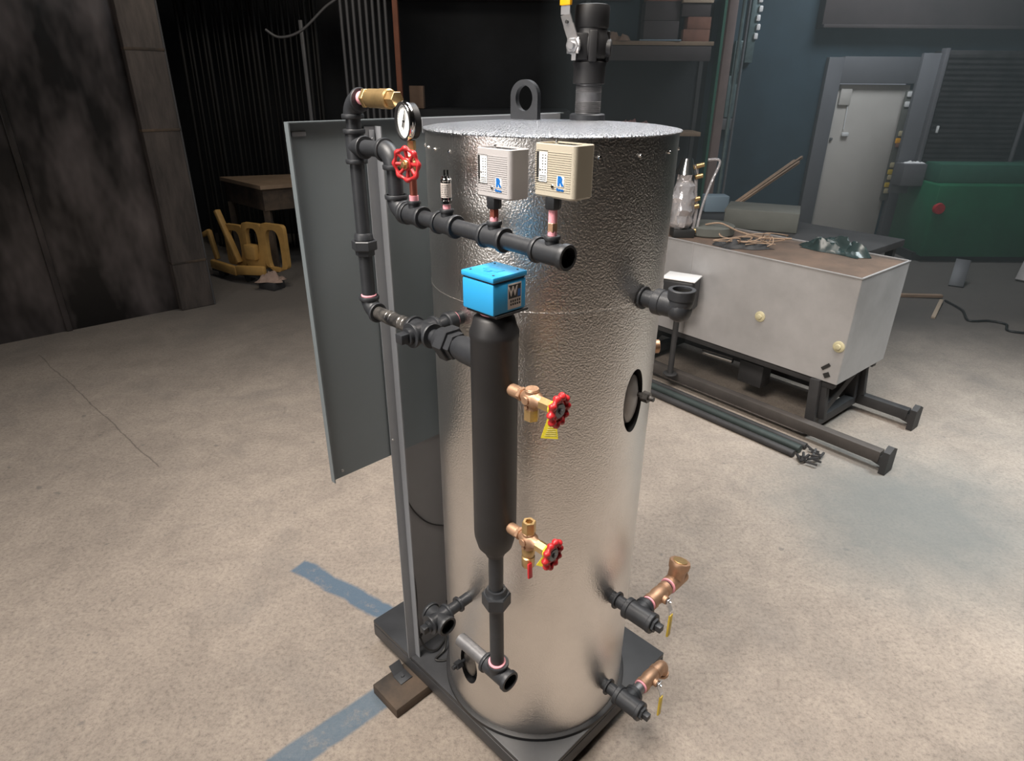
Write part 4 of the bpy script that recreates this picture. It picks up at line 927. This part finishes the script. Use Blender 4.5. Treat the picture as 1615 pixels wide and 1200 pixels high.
# pole right of the rack
x_ = MB(); x_.box((2.37, 8.0, 2.2998), .10, .08, 4.6, bev=.01); x_.build
o = x_.build('support_post', 'pinkpole'); recenter(o); tag(o, 'dusty pinkish square post between rack and blue wall', 'post')
x_ = MB(); x_.cyl((2.50, 8.02, 0), (2.50, 8.02, 4.598), .022, n=14); o = x_.build('riser_pipe', 'teal_metal'); recenter(o); tag(o, 'thin grey riser pipe just right of the pinkish post', 'pipe', 'riser pipes by the post')
x_ = MB(); x_.cyl((2.57, 8.06, 0), (2.57, 8.06, 4.598), .015, n=14); o = x_.build('riser_pipe', 'doorframe'); recenter(o); tag(o, 'thinnest dark riser pipe, second to the right of the post', 'pipe', 'riser pipes by the post')
# conduit assembly on the blue wall
cd = thing('wall_conduit', 'pale teal metal conduit with junction boxes on the blue wall', 'conduit', (2.98, 9.15, 1.2))
x_ = MB(); x_.box((2.99, 9.15, 2.75), .10, .07, 1.0, bev=.01); x_.build('trunking', 'teal_metal', cd)
x_ = MB(); x_.box((2.86, 9.14, 2.25), .13, .08, .50, bev=.01); x_.box((2.84, 9.14, 1.85), .14, .07, .50, bev=.01); x_.build('cover_plate', 'teal_metal', cd)
x_ = MB(); x_.box((2.82, 9.13, 1.52), .16, .10, .14, bev=.012); x_.build('junction_box', 'louver_frame', cd)
x_ = MB(); x_.tube(bez([(2.75, 9.13, 1.47), (2.73, 9.13, 1.2), (2.72, 9.13, .95)]), .012, 8); x_.build('drop_cable', 'whitetop', cd)
x_ = MB()
for i in range(5): x_.box((3.03+.015*(i % 2), 9.10, 2.95-i*.10), .05, .04, .07, bev=.012)
x_.build('clamp', 'whitetop', cd)
x_ = MB(); x_.box((2.85, 8.0, .9), .6, .9, 1.8, bev=.01); 
x_ = MB(); x_.box((2.62, 9.1, 1.5), .10, .18, 3.0); o = x_.build('steel_stanchion', 'green_dull'); recenter(o); tag(o, 'dark green stanchion left of the teal conduit', 'stanchion')

# green machine on the right
gm = thing('green_machine', 'large green machine with dark louvred hood at the right edge', 'machine', (5.6, 8.2, 0))
x_ = MB(); x_.box((6.07, 8.25, .50), 2.0, .80, .86, bev=.02); x_.build('lower_body', 'green', gm)
x_ = MB(); x_.box((6.1, 8.35, 1.04), 1.9, .62, .22, bev=.015); x_.build('upper_body', 'green_dull', gm)
x_ = MB(); x_.box((6.0, 8.3, .05), 1.95, .7, .10); x_.build('plinth', 'ink', gm)
x_ = MB(); x_.box((5.62, 8.52, 1.70), 1.10, .28, 1.36, bev=.01); x_.build('hood', 'louver', gm)
x_ = MB(); random.seed(9)
for i in range(22):
    z_ = 1.10+i*.058; x_.bar((5.09, 8.365, z_), (6.14, 8.365, z_+random.uniform(-.008, .008)), .012, .030)
x_.build('louver_slats', 'louver', gm)
x_ = MB(); x_.box((5.05, 8.40, 1.72), .05, .10, 1.36, bev=.006); x_.build('hood_frame', 'louver_frame', gm)
x_ = MB(); x_.box((6.19, 8.40, 1.72), .03, .10, 1.36, bev=.006); x_.build('hood_frame', 'louver_frame', gm)
x_ = MB(); x_.box((5.16, 8.34, 1.52), .02, .03, .08, bev=.005); x_.build('hood_handle', 'white', gm)
x_ = MB(); x_.box((4.93, 8.45, 1.55), .22, .06, 1.6, bev=.008); x_.build('side_panel', 'doorframe', gm)
x_ = MB(); x_.box((4.93, 8.30, 1.00), .28, .22, .26, bev=.01); x_.build('control_box', 'louver_frame', gm)
x_ = MB(); x_.cyl((5.13, 7.86, .66), (5.13, 7.82, .66), .07, .06, n=24); x_.build('stop_button', 'red', gm)
crumple('white_scraps', (4.95, 8.30, 1.1315), .24, .10, .03, 'white', 'small white scraps lying on the machine control box', 'scraps', 2, 10)
# boards and bits on the floor at right
x_ = MB(); x_.bar((4.86, 6.78, .004), (5.03, 7.02, .24), .14, .02, bev=.003); o = x_.build('leaning_board', 'conduit'); recenter(o); o.location.z = 0; tag(o, 'short pale grey board tilted up before the green machine', 'board')
x_ = MB(); x_.bar((3.95, 6.42, .02), (4.45, 6.36, .03), .05, .03, bev=.003); o = x_.build('wood_stick', 'slat'); recenter(o); o.location.z = 0; tag(o, 'short brown stick lying on the floor right of the cart', 'stick')
x_ = MB(); x_.bar((4.36, 6.22, .03), (3.98, 5.72, .015), .035, .02, bev=.003); o = x_.build('wood_stick', 'card_light'); recenter(o); o.location.z = 0; tag(o, 'pale thin stick pointing forward on the dark floor at right', 'stick')
x_ = MB(); x_.tube(bez([(4.42, 6.25, .012), (4.40, 5.95, .012), (4.27, 5.65, .012), (4.45, 5.64, .012), (4.55, 5.55, .012), (4.47, 5.36, .012), (4.9, 5.25, .012)]), .011, 8); o = x_.build('floor_cable', 'cable'); recenter(o); o.location.z = 0; tag(o, 'thick black cable snaking over the floor at the right edge', 'cable')
x_ = MB(); x_.bar((5.75, 7.0, .002), (6.05, 7.25, .62), .14, .05, bev=.006); o = x_.build('concrete_post', 'galv'); recenter(o); o.location.z = 0; tag(o, 'short rough pale post leaning at the far right edge', 'post')

# ================================================================ BACK LEFT
tc0 = V((-3.10, 5.93, 0)); tcd = V((.745, .667, 0)); tcn_ = V((.667, -.745, 0))
tp = thing('timber_column', 'thick weathered timber column at the end of the dark left wall', 'column', tc0)
x_ = MB(); x_.box(tc0+tcn_*.02+Z*2.2995, .30, .16, 4.597, (tcd, tcn_, Z), bev=.012); x_.build('column_shaft', 'timber', tp)
for zz in (.45, 1.60, 2.22):
    x_ = MB(); x_.box(tc0+tcn_*.02+Z*zz, .305, .168, .022, (tcd, tcn_, Z), bev=.003); x_.build('strap_band', 'wood_dark', tp)
x_ = MB(); x_.box(tc0+tcd*.158+tcn_*.09+Z*2.2, .012, .012, 4.39); x_.build('corner_bead', 'conduit', tp)
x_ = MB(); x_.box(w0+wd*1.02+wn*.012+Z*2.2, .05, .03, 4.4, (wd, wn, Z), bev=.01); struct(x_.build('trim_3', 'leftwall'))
x_ = MB(); x_.box((-4.42, 5.05, .10), .28, .26, .20, (wd, wn, Z), bev=.02); o = x_.build('stone_block', 'timber'); recenter(o); tag(o, 'small rough dark block at the foot of the left wall', 'block')
# bench
bn = thing('workbench', 'low dark workbench with a brown plank top in the dark left corner', 'bench', (-2.9, 7.5, 0))
x_ = MB(); x_.prism([(-3.45, 7.75, .93), (-2.72, 7.05, .93), (-2.18, 7.45, .93), (-2.55, 8.1, .93)], Z*.04); x_.build('benchtop', 'plank', bn)
x_ = MB(); x_.prism([(-3.40, 7.74, .70), (-2.72, 7.09, .70), (-2.22, 7.46, .70), (-2.56, 8.05, .70)], Z*.228); x_.build('apron', 'wood_dark', bn)
for p in ((-3.33, 7.70), (-2.72, 7.16), (-2.28, 7.48), (-2.58, 7.95)): x_ = MB(); x_.box((p[0], p[1], .35), .07, .07, .70); x_.build('leg', 'wood_dark', bn)
crumple('white_scraps', (-2.33, 7.50, .9715), .20, .12, .05, 'cloth_pink', 'pale scraps at the right end of the dark corner bench', 'scraps', 12, 10)
# yellow machine frame: three open arches on a curved sill
ym = thing('yellow_frame', 'yellow cast machine frame with rounded openings below the corner bench', 'machine frame', (-2.95, 6.9, .1))
ya = V((-3.32, 7.02, 0)); yb = V((-2.52, 6.62, 0)); yd = (yb-ya).normalized(); yn = V((yd.y, -yd.x, 0))
def Yp(t, z, n=0): return ya+yd*t+yn*n+Z*z
def arch_plate(t0, t1, zb0, zt0, hole, m_, thick=.05, nm='arch'):
    """upright plate from t0..t1, zb..zt with a rounded window (ht0,ht1,hz0,hz1)"""
    h0, h1, g0_, g1_ = hole; n = 48; x_ = MB(); cen = ((h0+h1)/2, (g0_+g1_)/2); ou = []; inn = []
    for i in range(n):
        q = 2*pi*i/n; cx_, cz_ = cos(q), sin(q)
        # superellipse window
        e = 2/3.2; ix = cen[0]+(h1-h0)/2*math.copysign(abs(cx_)**e, cx_); iz = cen[1]+(g1_-g0_)/2*math.copysign(abs(cz_)**e, cz_)
        e2_ = 2/9; ox = (t0+t1)/2+(t1-t0)/2*math.copysign(abs(cx_)**e2_, cx_); oz = (zb0+zt0)/2+(zt0-zb0)/2*math.copysign(abs(cz_)**e2_, cz_)
        ou.append((ox, oz)); inn.append((ix, iz))
    F0 = [x_.b.verts.new(Yp(a, b_, thick/2)) for a, b_ in ou]; F1 = [x_.b.verts.new(Yp(a, b_, -thick/2)) for a, b_ in ou]
    G0 = [x_.b.verts.new(Yp(a, b_, thick/2)) for a, b_ in inn]; G1 = [x_.b.verts.new(Yp(a, b_, -thick/2)) for a, b_ in inn]
    x_.bridge(F0, F1); x_.bridge(G0, G1); x_.bridge(F0, G0); x_.bridge(F1, G1); return x_.build(nm, m_, ym)
arch_plate(.22, .50, .16, .60, (.27, .45, .22, .54), 'machine_yellow')
arch_plate(.50, .78, .16, .64, (.55, .72, .30, .59), 'machine_yellow')
arch_plate(.78, 1.10, .20, .66, (.83, 1.03, .16, .60), 'machine_yellow')
x_ = MB(); x_.bar(Yp(.18, .74, .03), Yp(.42, .20, .05), .07, .05, bev=.015); x_.build('diagonal_strut', 'machine_yellow', ym)
x_ = MB(); x_.bar(Yp(.02, .18), Yp(-.04, .50), .05, .05, bev=.012); x_.bar(Yp(-.03, .49), Yp(-.22, .40), .05, .05, bev=.012); x_.build('side_arm', 'machine_yellow', ym)
x_ = MB(); x_.bar(Yp(-.02, .14, .05), Yp(.46, .13, .13), .06, .10, bev=.02); x_.bar(Yp(.44, .14, .12), Yp(.82, .17, .08), .06, .10, bev=.02); x_.build('sill', 'machine_yellow', ym)
x_ = MB(); x_.box(Yp(.62, .34, .03), .16, .10, .16, (yd, yn, Z), bev=.02); x_.build('lug_block', 'machine_yellow', ym)
for t_ in (.10, .50): x_ = MB(); x_.cyl(Yp(t_, .045, .05), Yp(t_, .045, -.02), .045, n=20); x_.build('caster', 'ink', ym)
x_ = MB(); x_.bar(Yp(.0, .085, .03), Yp(.9, .085, .03), .10, .03); x_.build('base_bar', 'ink', ym)
crumple('pink_cloth', (-2.55, 6.52, .085), .26, .18, .10, 'cloth_pink', 'pale pinkish cloth bundle on a block before the yellow frame', 'cloth', 21, 14)
x_ = MB(); x_.box((-2.55, 6.52, .0425), .22, .16, .084, (yd, yn, Z), bev=.008); o = x_.build('grey_block', 'frame_dark'); recenter(o); tag(o, 'dark grey block under the pinkish cloth bundle', 'block')
# bars stored upright behind the bench
random.seed(21)
proto = None
for i in range(26):
    t = i/25; bx = -3.95+1.62*t+random.uniform(-.01, .01); by = 8.38+random.uniform(-.02, .02)
    if proto is None:
        x_ = MB(); x_.cyl((0, 0, 0), (0, 0, 3.3), .018, n=10); proto = x_.build('stored_bar', 'bar'); o = proto
    else: o = proto.copy(); COL.objects.link(o)
    o.location = (bx, by, 0); o.rotation_euler = (radians(-3), radians(random.uniform(-.15, .15)), 0); s_ = random.choice((.6, .8, 1, 1.3)); o.scale = (s_, s_, 1)
    tag(o, 'long dark steel bar leaning upright behind the corner bench', 'bar', 'dark bars leaning behind the bench')
x_ = MB(); x_.box((-2.9, 7.9, 3.1), 3.2, .3, .35, bev=.01); struct(x_.build('trim_4', 'wood_dark'))
# grey conduits in a row
proto = None
for i in range(8):
    if proto is None:
        x_ = MB(); x_.cyl((0, 0, 0), (0, 0, 4.598), .017, n=12); proto = x_.build('conduit_pipe', 'conduit'); o = proto
    else: o = proto.copy(); COL.objects.link(o)
    o.location = (-1.80+i*.066, 7.55, 0)
    tag(o, 'upright grey conduit in the close row beside the rusty post', 'pipe', 'row of grey conduits')
x_ = MB(); x_.box((-1.235, 7.55, 2.299), .055, .07, 4.598, bev=.005); o = x_.build('rusty_post', 'rust_orange'); recenter(o); tag(o, 'slim rusty orange upright post right of the conduit row', 'post')
x_ = MB(); x_.box((-2.36, 8.0, 2.0), .04, .04, 2.6, bev=.004); o = x_.build('dark_upright', 'conduit'); recenter(o); o.location.z = .0; tag(o, 'single thin dark upright left of the grey conduit row', 'upright')
# shelf and cardboard box behind gauge
sh = thing('dark_cabinet', 'large dark cabinet standing behind the boiler top in shadow', 'cabinet', (-.3, 8.2, 0))
x_ = MB(); x_.box((-.30, 8.3, .86), 1.9, .7, 1.70, bev=.01); x_.build('carcass', 'darkwall', sh)
x_ = MB(); x_.box((-.30, 8.3, .005), 1.8, .6, .01); x_.build('plinth', 'ink', sh)
x_ = MB(); x_.box((-1.13, 8.1, 1.835), .16, .14, .24, bev=.004); o = x_.build('cardboard_box', 'card'); recenter(o); tag(o, 'small brown cardboard box standing behind the pressure gauge', 'box')
x_ = MB(); x_.box((-.2, 9.0, 3.3), 3.2, .2, .8, bev=.01); struct(x_.build('trim_5', 'beam'))
# drooping hose
x_ = MB(); x_.tube(bez([(-2.62, 7.6, 2.48), (-2.48, 7.6, 2.41), (-2.25, 7.6, 2.47), (-1.98, 7.6, 2.68), (-1.75, 7.6, 2.86), (-1.6, 7.6, 3.3)]), .014, 10); o = x_.build('drooping_hose', 'conduit'); recenter(o); tag(o, 'grey hose drooping in a curve near the ceiling at left', 'hose')

# thin dusty haze in the far right half of the hall
hz = MB(); hz.box((3.8, 6.4, 2.2), 7.0, 5.4, 4.36)
hm = bpy.data.materials.new('dust_haze'); hm.use_nodes = True; nt = hm.node_tree; nt.nodes.remove(nt.nodes['Principled BSDF'])
vs = nt.nodes.new('ShaderNodeVolumeScatter'); vs.inputs['Color'].default_value = (.8, .93, .95, 1); vs.inputs['Density'].default_value = .035; vs.inputs['Anisotropy'].default_value = .3
nt.links.new(vs.outputs[0], nt.nodes['Material Output'].inputs['Volume'])
ho = hz.build('dust_haze', hm); recenter(ho); tag(ho, 'thin bluish dust haze hanging before the blue wall at right', 'haze', kind='stuff')
